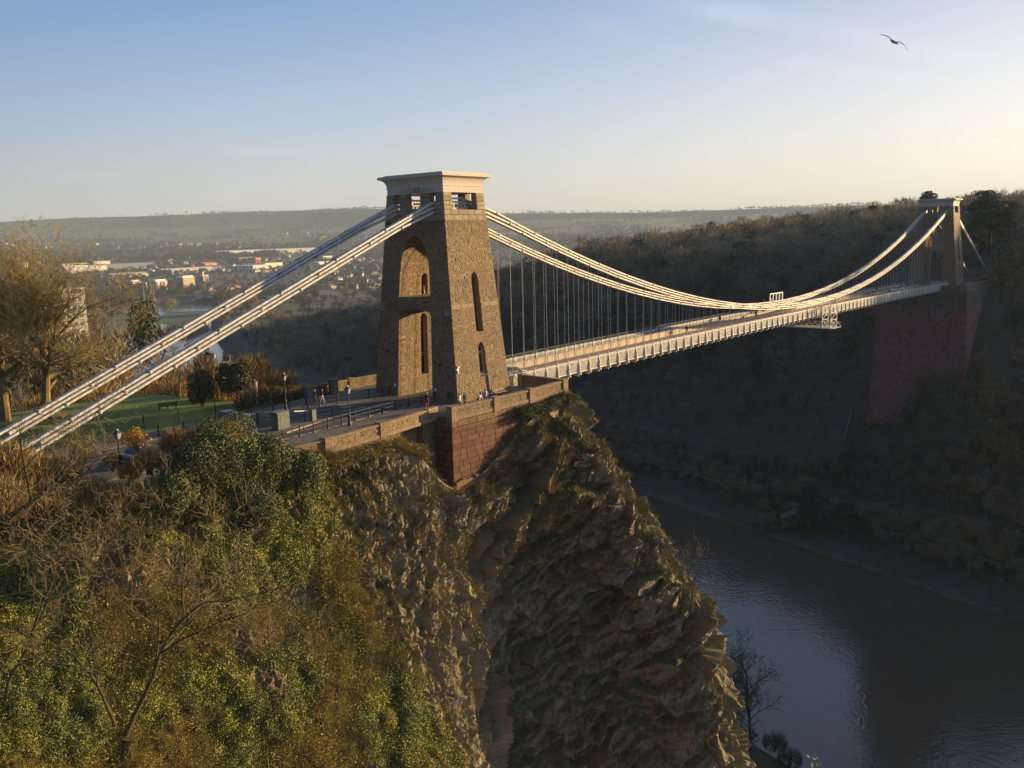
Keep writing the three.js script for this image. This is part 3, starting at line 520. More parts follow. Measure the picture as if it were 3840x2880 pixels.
for (const [s, lab] of [[1, 'cream painted triple bridge chain on the side nearer the viewer, with its hanger rods'], [-1, 'cream painted triple bridge chain on the far side of the roadway, with its hanger rods']]) {
  const C = thing('suspension_chain', lab, 'bridge chain', [0, 0, s * 3.05], 0, null);
  const link = (a, b, dy) => {
    const m = new MB(), A = V3(a, chainY(a) + dy, 0), B = V3(b, chainY(b) + dy, 0), d = B.clone().sub(A).normalize(), n = V3(-d.y, d.x, 0);
    for (const z of plates) { const q = (p, k, h) => p.clone().addScaledVector(d, k).addScaledVector(n, h).add(V3(0, 0, z)); m.bar(q(A, -0.12, 0), q(B, 0.12, 0), 0.075, 0.19, n); m.bar(q(A, -0.25, 0), q(A, 0.25, 0), 0.07, 0.26, n); m.bar(q(B, -0.25, 0), q(B, 0.25, 0), 0.07, 0.26, n); }
    part('chain_link', m, mat.iron, C);
    const p = part('pin', pinG, mat.iron, C); p.position.set(b, chainY(b) + dy, 0);
    const mid = part('spacer_bolt', pinG, mat.iron, C); mid.scale.set(0.3, 0.3, 0.9); mid.position.set((a + b) / 2, (chainY(a) + chainY(b)) / 2 + dy, 0);
  };
  tierOff.forEach((dy, k) => {
    let xs = []; for (let i = k; i <= NH + 4; i += 3) { const x = postX(i); if (x < SPAN - 2) xs.push(x); }
    xs = [-1.2, 1.2, ...xs.filter(x => x > 4), SPAN - 1.2, SPAN + 1.2];
    const L = []; for (let x = -1.2 - 2.8 - k * 2.3; x > -53; x -= 6.95) L.unshift(x); const Rr = []; for (let x = SPAN + 4 + k * 2.3; x < SPAN + 56; x += 6.95) Rr.push(x);
    const all = [...L, ...xs, ...Rr]; for (let i = 0; i + 1 < all.length; i++) link(all[i], all[i + 1], dy);
  });
  for (let k = 0; k <= NH; k++) { const x = postX(k); if (x > SPAN - 5) break; const top = chainY(x) + tierOff[((k % 3) + 3) % 3], bot = deckY(x) + 0.5; const m = new MB(); m.tube(V3(x, bot, 0), V3(x, top, 0), 0.03, 0.03, 6); part('hanger_rod', m, mat.rod, C); }
}
// deck: road, footways, plated girders, lattice parapets, curved fence posts with wires, bracket ends
{
  const D = thing('bridge_deck', 'long suspended bridge deck with cream lattice parapets crossing the gorge', 'bridge deck');
  const sweep = (x0, x1, step, f) => { for (let x = x0; x < x1 - 0.01; x += step) f(x, Math.min(x + step, x1)); };
  const slab = (name, z0, z1, up, th, m) => { const b = new MB(); sweep(4.5, SPAN - 4.6, 6, (a, c) => { const q = (x, y, z) => V3(x, deckY(x) + y, z); b.hexa([q(a, up - th, z1), q(c, up - th, z1), q(c, up - th, z0), q(a, up - th, z0), q(a, up, z1), q(c, up, z1), q(c, up, z0), q(a, up, z0)]); }); return part(name, b, m, D); };
  slab('roadway', -2.9, 2.9, 0.36, 0.2, mat.deckRoad); slab('footway', 3.2, 4.66, 0.45, 0.15, mat.footway); slab('footway', -4.66, -3.2, 0.45, 0.15, mat.footway);
  const W = 2.4384, tilt = x => Math.atan2(deckY(x + W) - deckY(x), W);
  const girder = (() => { const b = new MB(); b.span(0.05, W - 0.05, 0.42, 1.28, -0.05, 0.05); b.span(0.05, W - 0.05, 1.28, 1.4, -0.16, 0.16); b.span(-0.07, 0.07, 0.3, 1.3, -0.09, 0.09); return b.geom(); })();
  const lattice = (() => {
    const b = new MB(); b.span(0, W, 1.52, 1.63, -0.09, 0.09).span(0, W, 0.0, 0.12, -0.08, 0.08);
    const n = 8, st = W / n, h = 1.4; for (let i = -4; i < n; i++) for (const s of [1, -1]) { let x0 = i * st, x1 = x0 + st * 4.6, y0 = 0.12, y1 = 1.52; const cl = Math.max(0, -x0) / (x1 - x0), cr2 = Math.max(0, x1 - W) / (x1 - x0); if (cl + cr2 > 0.95) continue; let a = V3(lerp(x0, x1, cl), lerp(y0, y1, cl), 0), c = V3(lerp(x1, x0, cr2), lerp(y1, y0, cr2), 0); if (s < 0) { a.x = W - a.x; c.x = W - c.x; } a.z = c.z = 0.012 * s; b.bar(a, c, 0.02, 0.068, V3(0, 1, 0)); }
    return b.geom();
  })();
  const post = (() => { const b = new MB(); b.span(-0.1, 0.1, -0.05, 1.68, -0.1, 0.1); b.box(0, 1.75, 0, 0.26, 0.14, 0.26); return b.geom(); })();
  const bracket = (() => { const b = new MB(); b.span(-0.09, 0.09, -0.34, 0.0, -1.3, 0.12); b.tube(V3(0, -0.2, 0.02), V3(0, -0.2, 0.34), 0.2, 0.13, 8, true); b.span(-0.13, 0.13, -0.02, 0.32, 0.02, 0.26); b.bar(V3(0, -0.1, 0.24), V3(0, 1.2, 0.12), 0.12, 0.1); return b.geom(); })();
  const fence = (() => { const b = new MB(); let p = V3(0, 1.6, 0); for (let i = 1; i <= 5; i++) { const a = i / 5 * 1.25, q = V3(0, 1.6 + 0.75 * Math.sin(a), -0.55 * (1 - Math.cos(a))); b.tube(p, q, 0.045, 0.045, 5); p = q; } return b.geom(); })();
  const beam = (() => { const b = new MB(); b.span(-0.1, 0.1, -0.55, 0.15, -4.7, 4.7); return b.geom(); })();
  for (const s of [1, -1]) {
    const wires = new MB();
    for (let k = -3; k <= NH - 3 + 3; k++) {
      const x = 14.717 + W * k; if (x > SPAN - 6.5) break; const y = deckY(x), r = tilt(x);
      const put = (n, g, m, z) => { const p = part(n, g, m, D); p.position.set(x, y, z * s); p.rotation.set(0, s < 0 ? Math.PI : 0, 0); if (s < 0) { p.position.x = x + W; p.position.y = deckY(x + W); p.rotation.z = -r; } else p.rotation.z = r; return p; };
      put('girder_panel', girder, mat.cream, 3.05); put('lattice_panel', lattice, mat.iron, 4.728);
      for (const [n, g, m] of [['parapet_post', post, mat.iron], ['bracket', bracket, mat.iron], ['fence_post', fence, mat.iron]]) { const p = part(n, g, m, D); p.position.set(x, y, s * 4.728); if (s < 0) p.rotation.y = Math.PI; }
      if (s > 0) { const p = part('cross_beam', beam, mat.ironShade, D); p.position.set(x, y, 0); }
      for (let i = 1; i <= 5; i++) { const a = i / 5 * 1.25, yy = 1.6 + 0.75 * Math.sin(a), zz = s * (4.728 - 0.55 * (1 - Math.cos(a))); wires.tube(V3(x, y + yy, zz), V3(x + W, deckY(x + W) + yy, zz), 0.009, 0.009, 4); }
    }
    part('fence_wires', wires, mat.rod, D);
    const rail = new MB(); sweep(5, SPAN - 6, 6, (a, c) => rail.bar(V3(a, deckY(a) + 1.72, s * 4.74), V3(c, deckY(c) + 1.72, s * 4.74), 0.1, 0.07)); part('handrail', rail, mat.iron, D);
  }
}
// ---------------------------------------------------------------- abutments, parapets, road
{
  const A = thing('bridge_abutment', 'red brown sandstone block wall under the near tower, rising from the cliff', 'abutment'), rnd = rng(5);
  const core = new MB().col(0.22, 0.10, 0.06); core.hexa([V3(-11.2, -9, 12.2), V3(3, -9, 12.2), V3(3, -9, 7), V3(-11.2, -9, 7), V3(-11.2, 0.2, 12.2), V3(9.6, 0.2, 12.2), V3(9.6, 0.2, 7), V3(-11.2, 0.2, 7)]); part('wall_core', core, mat.ashlar, A);
  const face = (map, u0, u1, rows, lo, hi) => { for (let i = 0; i + 1 < rows.length; i++) for (let u = u0; u < u1 - 0.1;) { let w = lo + rnd() * (hi - lo); if (u + w > u1 - 0.5) w = u1 - u; const y = rows[i], t = 0.75 + 0.5 * rnd(), up = y > -0.9 ? 1 : 0, st = 1 + 0.35 * Math.exp(-Math.pow((u + 5.2) / 0.35, 2)); const m = new MB().col((up ? 0.18 : 0.155) * t * st, (up ? 0.112 : 0.066) * t * st * st, (up ? 0.064 : 0.038) * t); stoneAt(m, map, u + 0.012, u + w - 0.012, y + 0.012, rows[i + 1] - 0.012, 0.02 + 0.02 * rnd(), 0.1); part('stone_block', m, mat.ashlar, A); u += w; } };
  const rows = []; for (let y = -7.4; y <= 0.2; y += 0.62) rows.push(Math.min(0.2, y)); rows.push(0.22);
  face((u, v, d) => V3(u, v, 12.3 + d), -11.3, 2.6, rows, 0.8, 1.9); face((u, v, d) => V3(-11.3 - d, v, u), 9.8, 12.3, rows, 0.8, 1.6);
  const sc = new MB().col(0.2, 0.105, 0.06).span(-11.42, 4, -0.86, -0.7, 12.2, 12.46).span(-11.46, -11.2, -0.86, -0.7, 9.8, 12.46); part('string_course', sc, mat.ashlar, A);
  const ft = new MB(); for (let u = -11; u < -2; u += 0.5) { ft.col(0.2 + 0.1 * rnd(), 0.13, 0.08); ft.box(u, -6.9 + 0.35 * rnd() + Math.max(0, u + 7) * 0.5, 12.45, 0.5, 0.7, 0.5); } part('rough_footing', ft, mat.stone, A);
}
function parapet(label, pts, y0s, opt = {}) {     // piers at every point, a recessed rubble panel and coping between
  const P = thing('stone_parapet', label, 'parapet wall'), rnd = rng(Math.round(pts[0][0] * 10) + 77), h = opt.h || 1.25;
  pts.forEach(([x, z], i) => { if (opt.noPier && opt.noPier.includes(i)) return; const y = y0s[i], m = new MB().col(0.29, 0.21, 0.12); m.box(x, y + h / 2 - 0.1, z, 0.95, h + 0.28, 0.72); m.box(x, y + h + 0.1, z, 1.02, 0.14, 0.8); part('pier', m, mat.ashlar, P); });
  for (let i = 0; i + 1 < pts.length; i++) {
    const a = V3(pts[i][0], y0s[i], pts[i][1]), b = V3(pts[i + 1][0], y0s[i + 1], pts[i + 1][1]), L = Math.hypot(b.x - a.x, b.z - a.z), dir = V3((b.x - a.x) / L, 0, (b.z - a.z) / L), nn = V3(-dir.z, 0, dir.x);
    const F = (s) => (u, v, d) => V3(a.x + dir.x * u + nn.x * s * (0.16 + d), lerp(a.y, b.y, u / L) + v, a.z + dir.z * u + nn.z * s * (0.16 + d));
    const m = new MB().col(0.3, 0.22, 0.13); const q = (u, v, s) => F(s)(u, v, 0); m.hexa([q(0, -0.1, 1), q(L, -0.1, 1), q(L, -0.1, -1), q(0, -0.1, -1), q(0, h, 1), q(L, h, 1), q(L, h, -1), q(0, h, -1)]);
    for (const s of [1, -1]) rubble(m, F(s), 0.25, h - 0.16, () => [[0.45, L - 0.45]], rnd, () => 0.85);
    part('panel', m, mat.stone, P);
    const c = new MB().col(0.28, 0.205, 0.12); const w = 1.7; const k = (u, v, s) => V3(a.x + dir.x * u + nn.x * s * 0.16 * w, lerp(a.y, b.y, u / L) + v, a.z + dir.z * u + nn.z * s * 0.16 * w); c.hexa([k(0.4, h - 0.14, 1), k(L - 0.4, h - 0.14, 1), k(L - 0.4, h - 0.14, -1), k(0.4, h - 0.14, -1), k(0.4, h + 0.06, 1), k(L - 0.4, h + 0.06, 1), k(L - 0.4, h + 0.06, -1), k(0.4, h + 0.06, -1)]);
    c.hexa([k(0.4, -0.1, 1), k(L - 0.4, -0.1, 1), k(L - 0.4, -0.1, -1), k(0.4, -0.1, -1), k(0.4, 0.24, 1), k(L - 0.4, 0.24, 1), k(L - 0.4, 0.24, -1), k(0.4, 0.24, -1)]); part('coping', c, mat.ashlar, P);
    if (opt.skirt) { const sk = opt.skirt[i]; const bk = opt.back[i], g = new MB().col(0.18, 0.11, 0.07), t = (u, v, s) => V3(a.x + dir.x * u + nn.x * (bk + s * 0.3), lerp(a.y, b.y, u / L) + v, a.z + dir.z * u + nn.z * (bk + s * 0.3)); g.hexa([t(-0.05, -sk, 1), t(L + 0.05, -sk, 1), t(L + 0.05, -sk, -1), t(-0.05, -sk, -1), t(-0.05, -0.1, 1), t(L + 0.05, -0.1, 1), t(L + 0.05, -0.1, -1), t(-0.05, -0.1, -1)]); rubble(g, (u, v, d) => V3(a.x + dir.x * u + nn.x * (bk - 0.3 - d), lerp(a.y, b.y, u / L) + v, a.z + dir.z * u + nn.z * (bk - 0.3 - d)), -sk, -0.15, () => [[0.02, L - 0.02]], rnd, () => 0.6); part('retaining_wall', g, mat.stone, P); }
  }
  return P;
}
parapet('stone parapet with square piers along the top of the red abutment', [[-10.85, 12.05], [-4.1, 12.05], [2.15, 12.05], [8.8, 11.9]], [0.25, 0.25, 0.25, 0.4]);
parapet('short stone parapet from the cliff corner back to the near end of the lattice deck', [[8.85, 11.7], [8.6, 5.6]], [0.45, 0.6], { noPier: [0] });
parapet('brown rubble parapet beside the approach road, left of the red abutment', [[-11.1, 10.0], [-13.6, 10.65], [-20.3, 11.65], [-27.2, 11.95], [-33, 11.4]], [0.25, 0.25, 0.2, 0.05, -0.2], { noPier: [0, 1, 4], skirt: [8, 7, 3.4, 2.6], back: [0.5, 1.2, 0, 0] });
parapet('low stone parapet beyond the roadway, far side of the near tower', [[-11, -11.9], [-4, -12.4], [3, -12.4], [8.8, -12.2]], [0.3, 0.3, 0.3, 0.35]);
const flat = (name, pts, y, m, th = 0) => { const g = new THREE.ExtrudeGeometry(new THREE.Shape(pts.map(p => new THREE.Vector2(p[0], -p[1]))), { depth: th || 0.02, bevelEnabled: false }); g.rotateX(-Math.PI / 2); g.translate(0, y - (th || 0.02), 0); return struct(name, g, m); };
const roadN = [[4.6, 2.75], [-4.6, 2.75], [-9, 3.2], [-14, 3.5], [-19, 4.6], [-25, 5.2], [-32, 5.6], [-45, 6], [-70, 6]], roadS = [[-70, -2], [-46, -5.2], [-38, -5.4], [-24, -5.6], [-16, -4.7], [-8, -3.8], [-4.6, -2.75], [4.6, -2.75]];
flat('road', [...roadN, ...roadS], 0.3, mat.asphalt, 0.12);
flat('pavement', [[-11.2, 10], [-13.6, 10.6], [-20.3, 11.4], [-27.2, 11.7], [-34, 10.5], [-45, 9.5], [-45, 6.02], [-32, 5.62], [-25, 5.22], [-19, 4.62], [-14, 3.52], [-9, 3.22], [-4.7, 2.77], [-4.7, 7], [4.9, 7], [4.9, 2.77], [8.6, 3.0], [8.6, 11.9], [-11.1, 11.9]].reverse(), 0.42, mat.paving, 0.14);
flat('pavement', [[-46, -5.22], [-38, -5.42], [-24, -5.62], [-16, -4.72], [-8, -3.82], [-4.7, -2.77], [-4.7, -7], [4.9, -7], [4.9, -2.77], [8.8, -3], [8.8, -12], [-11, -11.7], [-24, -8.6], [-46, -9.6]], 0.42, mat.paving, 0.14);
{ // traffic islands, kerbs and markings of the toll
  flat('traffic_island', [[-27.6, 2.6], [-25.3, 3.1], [-20.4, 1.6], [-16.8, 0.75], [-17, 0.35], [-21.8, -0.1], [-27.4, -0.6]].reverse(), 0.44, mat.footway, 0.14);
  flat('traffic_island', [[-27, -2.0], [-24, -2.25], [-23.4, -2.7], [-25, -3.2], [-27, -3.1]], 0.44, mat.footway, 0.14);
  const ln = new MB(), yl = new MB(); const stripe = (b, x0, z0, x1, z1, w, y = 0.306) => b.bar(V3(x0, y, z0), V3(x1, y, z1), w, 0.008);
  stripe(ln, -25, -4.9, -13.5, -3.7, 0.1); stripe(ln, -23.5, -1.2, -17.3, -1.0, 0.1); stripe(ln, -17.6, -1.9, -11.2, -0.9, 0.1); for (let i = 0; i < 6; i++) stripe(ln, -22 + i * 2.4, -2.2 + i * 0.25, -20.8 + i * 2.4, -2.1 + i * 0.25, 0.1); stripe(ln, -16, 0.2, -4.4, 0.0, 0.1);
  for (const z of [-3.3, -2.8]) { stripe(ln, -13.2, z, -12, z + 0.1, 0.22); stripe(ln, -12.6, z - 0.2, -12.2, z + 0.25, 0.16); }
  for (let i = 0; i + 1 < roadN.length - 2; i++) { stripe(yl, roadN[i][0], roadN[i][1] - 0.3, roadN[i + 1][0], roadN[i + 1][1] - 0.3, 0.1); } 
  tag(part('road_marking', ln, mat.paint), null, null, null, 'structure'); tag(part('road_marking', yl, mat.yellowPaint), null, null, null, 'structure');
  const kb = new MB().col(0.4, 0.33, 0.24); const isl = [[-27.6, 2.6], [-25.3, 3.1], [-20.4, 1.6], [-16.8, 0.75]]; for (let i = 0; i + 1 < isl.length; i++) kb.bar(V3(isl[i][0], 0.4, isl[i][1]), V3(isl[i + 1][0], 0.4, isl[i + 1][1]), 0.22, 0.12); for (let i = 0; i + 1 < roadN.length; i++) kb.bar(V3(roadN[i][0], 0.375, roadN[i][1] + 0.1), V3(roadN[i + 1][0], 0.375, roadN[i + 1][1] + 0.1), 0.2, 0.13); tag(part('kerb', kb, mat.ashlar), null, null, null, 'structure');
}
// far abutment and the ground behind the far tower
{
  const A = thing('bridge_abutment', 'tall dark red abutment of the far tower, streaked white, among the trees', 'abutment'), b = new MB(), rnd = rng(9);
  const grid = (f, nu, nv) => { for (let i = 0; i < nu; i++) for (let j = 0; j < nv; j++) { const u0 = i / nu, u1 = (i + 1) / nu, v0 = j / nv, v1 = (j + 1) / nv, y = lerp(-40, 0.6, (v0 + v1) / 2), s = n3(u0 * 40, y * 0.12, 7) * sstep(-0.1, 0.5, n3(u0 * 7, y * 0.2, 1) + (y > -8 ? 0.3 : 0)), r = 0.85 + 0.3 * rnd(); let c = y > -4 ? [0.15, 0.13, 0.105] : [0.27, 0.118, 0.10]; c = c.map(q => q * r); if (s > 0.22) c = c.map(q => lerp(q, 0.28, clamp((s - 0.22) * 2.2, 0, 0.7))); b.col(c); b.quad(f(u0, v0), f(u1, v0), f(u1, v1), f(u0, v1)); } };
  const Y = v => lerp(-40, 0.6, v), X = y => 200 - (y < -4 ? (-4 - y) * 0.045 + 0.25 : 0), Z = y => 12.1 + (y < -4 ? (-4 - y) * 0.03 + 0.25 : 0);
  grid((u, v) => V3(X(Y(v)), Y(v), lerp(-Z(Y(v)), Z(Y(v)), u)), 90, 66); grid((u, v) => V3(lerp(X(Y(v)), 246, u), Y(v), Z(Y(v))), 60, 66); grid((u, v) => V3(lerp(X(Y(v)), 246, u), Y(v), -Z(Y(v))), 4, 66);
  part('wall', b, mat.build, A);
  const s = new MB().col(0.2, 0.16, 0.12).span(199.7, 222, -4.1, -3.8, -12.4, 12.4).span(199.9, 246, 0.3, 0.62, -12.2, 12.2); part('string_course', s, mat.ashlar, A);
  const bt = new MB().col(0.17, 0.075, 0.062); for (const z of [-10.6]) bt.hexa([V3(198.2, -40, z + 1), V3(200.5, -40, z + 1), V3(200.5, -40, z - 1), V3(198.2, -40, z - 1), V3(200.1, -8, z + 1), V3(200.5, -8, z + 1), V3(200.5, -8, z - 1), V3(200.1, -8, z - 1)]); part('buttress', bt, mat.build, A);
  parapet('grey stone parapet on top of the far abutment', [[200.6, 5.6], [200.6, 11.6], [214, 11.7], [226, 11.7], [246, 12.5]], [0.75, 0.75, 0.75, 0.75, 1]);
  parapet('short grey parapet south of the far deck end', [[200.6, -11.6], [200.6, -5.6]], [0.75, 0.75], { noPier: [0] });
  flat('road', [[205, 2.8], [330, 4], [330, -4], [205, -2.8]].reverse(), 1.02, mat.asphalt, 0.1); flat('pavement', [[201, 11.5], [246, 11.5], [246, -11.5], [201, -11.5]].reverse(), 0.95, mat.paving, 0.2);
  for (const [u, v, lab] of [[3640, 1020, 'small stone toll house with a flat cornice behind the far tower, nearer its leg'], [3742, 1018, 'second small stone toll house behind the far tower, farther to its right']]) {
    const p = atY(u, v, 1.0), T = thing('toll_house', lab, 'toll house', [p.x, 1.0, p.z], 0.1), w = new MB().col(0.30, 0.26, 0.2).span(-2.3, 2.3, 0, 3.5, -2.3, 2.3); part('wall', w, mat.build, T);
    const c = new MB().col(0.36, 0.31, 0.24).span(-2.6, 2.6, 3.5, 3.9, -2.6, 2.6).span(-2.1, 2.1, 3.9, 4.2, -2.1, 2.1); part('cornice', c, mat.build, T);
    const d = new MB().span(-2.36, -2.28, 1.1, 2.4, -0.5, 0.5).span(-0.5, 0.5, 0.1, 2.3, 2.28, 2.36); part('window', d, mat.win, T); const f = new MB().col(0.4, 0.36, 0.3).span(-2.4, -2.28, 0.95, 1.1, -0.75, 0.75).span(-2.4, -2.28, 2.4, 2.6, -0.75, 0.75); part('window_surround', f, mat.build, T);
  }
}
// ---------------------------------------------------------------- street furniture
function railing(label, pts, h = 1.05, y = 0.42) {
  const G = thing('post_railing', label, 'railing');
  const pg = (() => { const b = new MB(); b.tube(V3(0, 0, 0), V3(0, 0.22, 0), 0.13, 0.10, 8).tube(V3(0, 0.22, 0), V3(0, h, 0), 0.065, 0.065, 8).tube(V3(0, h, 0), V3(0, h + 0.12, 0), 0.10, 0.03, 8); return b.geom(); })();
  pts.forEach(([x, z]) => { const p = part('post', pg, mat.black, G); p.position.set(x, y, z); });
  for (const yy of [h - 0.08, h * 0.52]) { const b = new MB(); for (let i = 0; i + 1 < pts.length; i++) b.tube(V3(pts[i][0], y + yy, pts[i][1]), V3(pts[i + 1][0], y + yy, pts[i + 1][1]), 0.035, 0.035, 6); part('rail', b, M([0.05, 0.052, 0.058], 0.35), G); }
}
railing('dark two-rail post railing along the near edge of the carriageway below the tower', [[-32.5, 6.6], [-30, 6.3], [-27.7, 6.0], [-25.6, 5.8], [-23.8, 5.6], [-21.8, 5.3], [-19.7, 4.9], [-17.6, 4.5], [-15.5, 4.2], [-13.4, 4.0], [-11.2, 3.75], [-9.1, 3.6], [-7.1, 3.55], [-4.85, 3.5]]);
railing('dark two-rail post railing along the far edge of the carriageway', [[-31, -5.9], [-27, -6.0], [-23.3, -6.2], [-20.3, -6.0], [-18.2, -5.9], [-16.0, -5.6], [-14.4, -5.4], [-12.0, -5.2], [-7.8, -4.6], [-5.9, -4.3], [-4.9, -4.1]]);
railing('dark rail beside the road at the lawn, behind the yellow bushes', [[-48, -5.9], [-44, -6.0], [-40.7, -6.1], [-37.1, -6.2], [-33.5, -6.2]]);
{ const G = thing('iron_fence', 'long black iron railing between the lawn and the road', 'iron fence'), b = new MB(), P = [[-52, -9.8], [-46, -10.2], [-40, -10.9], [-36, -11.6], [-32, -11.9], [-28, -11.9], [-24, -11.4], [-20.8, -11.2], [-15.7, -11.8], [-11.2, -11.6]];
  for (let i = 0; i + 1 < P.length; i++) { const a = V3(P[i][0], 0.1, P[i][1]), c = V3(P[i + 1][0], 0.1, P[i + 1][1]), L = a.distanceTo(c), q = k => a.clone().lerp(c, k); const p = part('post', new MB().tube(a, a.clone().setY(1.7), 0.06, 0.06, 6), mat.black, G); for (const y of [0.25, 1.25]) part('rail', new MB().bar(a.clone().setY(y), c.clone().setY(y), 0.05, 0.05), mat.black, G); for (let k = 0; k < L; k += 0.16) { const e = q(k / L); b.tube(e.clone().setY(0.12), e.clone().setY(1.5), 0.017, 0.012, 3); } }
  tag(part('bar', b, mat.black, G), null, null, null, 'stuff'); }
function lampPost(label, x, z, y = 0.42, h = 3.9) {
  const L = thing('street_lamp', label, 'street lamp', [x, y, z], 0.3, null);
  const prof = [[0.2, 0], [0.2, 0.25], [0.13, 0.32], [0.12, 0.95], [0.15, 1.0], [0.07, 1.1], [0.05, h - 0.75], [0.09, h - 0.72], [0.09, h - 0.66]].map(p => new THREE.Vector2(...p)); part('pole', new THREE.LatheGeometry(prof, 12), mat.black, L);
  const gl = new MB(), q = (w, yy) => [V3(-w, yy, w), V3(w, yy, w), V3(w, yy, -w), V3(-w, yy, -w)]; gl.hexa([...q(0.13, h - 0.64), ...q(0.24, h - 0.14)]); part('lantern_glass', gl, mat.lampGlass, L);
  const rf = new MB(); rf.hexa([...q(0.28, h - 0.14), ...q(0.1, h + 0.12)]); rf.hexa([...q(0.09, h + 0.12), ...q(0.06, h + 0.22)]); rf.tube(V3(0, h + 0.2, 0), V3(0, h + 0.5, 0), 0.03, 0.01, 6); for (const [a, b] of [[1, 1], [1, -1], [-1, 1], [-1, -1]]) rf.bar(V3(a * 0.13, h - 0.64, b * 0.13), V3(a * 0.245, h - 0.14, b * 0.245), 0.03, 0.03); part('lantern_roof', rf, mat.black, L);
}
lampPost('black lamp post with glass lantern standing at the near railing', -19.4, 5.75); lampPost('black lamp post with glass lantern on the far pavement by the shrubs', -17.6, -7.4); lampPost('lamp lantern showing above the yellow bush at the lawn edge', -41.5, 2.0, 0.2, 3.2); 
{ const p = thing('signpost', 'plain dark post standing at the iron fence under the lower chain', 'post', [-39.6, 0.1, -9.4]); part('pole', new MB().tube(V3(0, 0, 0), V3(0, 3.2, 0), 0.06, 0.05, 8), mat.black, p); part('cap', new MB().tube(V3(0, 3.2, 0), V3(0, 3.35, 0), 0.09, 0.02, 8), mat.black, p);
  const c = thing('service_cabinet', 'large olive green cabinet on the traffic island', 'cabinet', [-24.5, 0.44, 1.25], 0.05); part('body', new MB().span(-0.75, 0.75, 0, 1.75, -0.5, 0.5), mat.cabinet, c); part('top', new MB().span(-0.8, 0.8, 1.75, 1.82, -0.55, 0.55), mat.cabinet, c); part('door', new MB().span(-0.36, 0.68, 0.15, 1.65, 0.5, 0.52).span(-0.7, -0.4, 0.15, 1.65, 0.5, 0.52), mat.cabinet, c); part('plinth', new MB().span(-0.7, 0.7, -0.05, 0.05, -0.46, 0.56), mat.black, c);
  const d = thing('service_cabinet', 'pale cabinet half hidden by the brown bushes left of the barriers', 'cabinet', [-26.2, 0.3, -5.6], 0.1); part('body', new MB().span(-0.5, 0.5, 0, 1.5, -0.45, 0.45), mat.cabinet, d); part('top', new MB().span(-0.56, 0.56, 1.5, 1.58, -0.5, 0.5), M([0.4, 0.4, 0.36], 0.7), d);
  for (const [x, z, l, pz] of [[-20.0, 0.6, 'toll barrier with grey box and raised pale arm, nearer the tower', -0.15], [-24.2, -2.75, 'toll barrier with dark box and pale arm, farther back on the small island', -0.1]]) {
    const b = thing('toll_barrier', l, 'barrier', [x, 0.44, z], 0.1); part('housing', new MB().span(-0.28, 0.28, 0, 1.15, -0.22, 0.22), M([0.11, 0.12, 0.115], 0.6), b); part('lid', new MB().span(-0.31, 0.31, 1.15, 1.22, -0.25, 0.25), mat.black, b);
    part('arm', new MB().bar(V3(0.3, 0.98, -0.28), V3(-2.1, 1.3, -0.5), 0.08, 0.1), mat.white, b); part('post', new MB().tube(V3(-0.75, 0, -0.4), V3(-0.75, 1.55, -0.4), 0.07, 0.07, 8).tube(V3(-0.75, 1.4, -0.4), V3(-0.75, 1.6, -0.4), 0.12, 0.12, 8, true), mat.black, b); }
  const bo = thing('bollard', 'single black bollard in the road between the barriers and the arch', 'bollard', [-17.4, 0.44, 0.55]); part('post', new MB().tube(V3(0, 0, 0), V3(0, 0.95, 0), 0.09, 0.07, 8).tube(V3(0, 0.95, 0), V3(0, 1.1, 0), 0.1, 0.04, 8, true), mat.black, bo);
  const gp = thing('gate_pier', 'stone gate pier with dark iron gate at the far pavement', 'gate', [-9.0, 0.42, -10.9]); part('pier', new MB().col(0.24, 0.2, 0.15).span(0.6, 1.5, 0, 1.7, -0.4, 0.4).span(0.5, 1.6, 1.7, 1.85, -0.5, 0.5), mat.ashlar, gp); for (let i = 0; i < 9; i++) part('gate_bar', new MB().tube(V3(0.5 - i * 0.2, 0.1, 0), V3(0.5 - i * 0.2, 1.7, 0), 0.03, 0.02, 5), mat.black, gp); for (const y of [0.2, 1.4]) part('rail', new MB().bar(V3(0.6, y, 0), V3(-1.2, y, 0), 0.05, 0.06), mat.black, gp);
}
function bench(name, label, x, y, z, turn, m) { const b = thing(name, label, 'bench', [x, y, z], turn); for (let i = 0; i < 4; i++) part('seat_slat', new MB().span(-1.1, 1.1, 0.44, 0.475, -0.2 + i * 0.12, -0.11 + i * 0.12), m, b); for (let i = 0; i < 3; i++) part('back_slat', new MB().span(-1.1, 1.1, 0.56 + i * 0.13, 0.65 + i * 0.13, -0.28 - i * 0.03, -0.25 - i * 0.03), m, b); for (const s of [-0.95, 0, 0.95]) part('leg_frame', new MB().span(s - 0.03, s + 0.03, 0, 0.44, 0.15, 0.21).span(s - 0.03, s + 0.03, 0, 0.9, -0.36, -0.3).span(s - 0.03, s + 0.03, 0.4, 0.44, -0.36, 0.22), mat.black, b); }
bench('park_bench', 'pale slatted wooden bench against the sunlit wall of the tower', 1.9, 0.42, 7.75, 0, mat.wood); bench('park_bench', 'dark bench on the far edge of the lawn before the brown thicket', -24.2, 0, -21.2, Math.PI * 0.9, M([0.06, 0.05, 0.04], 0.8));
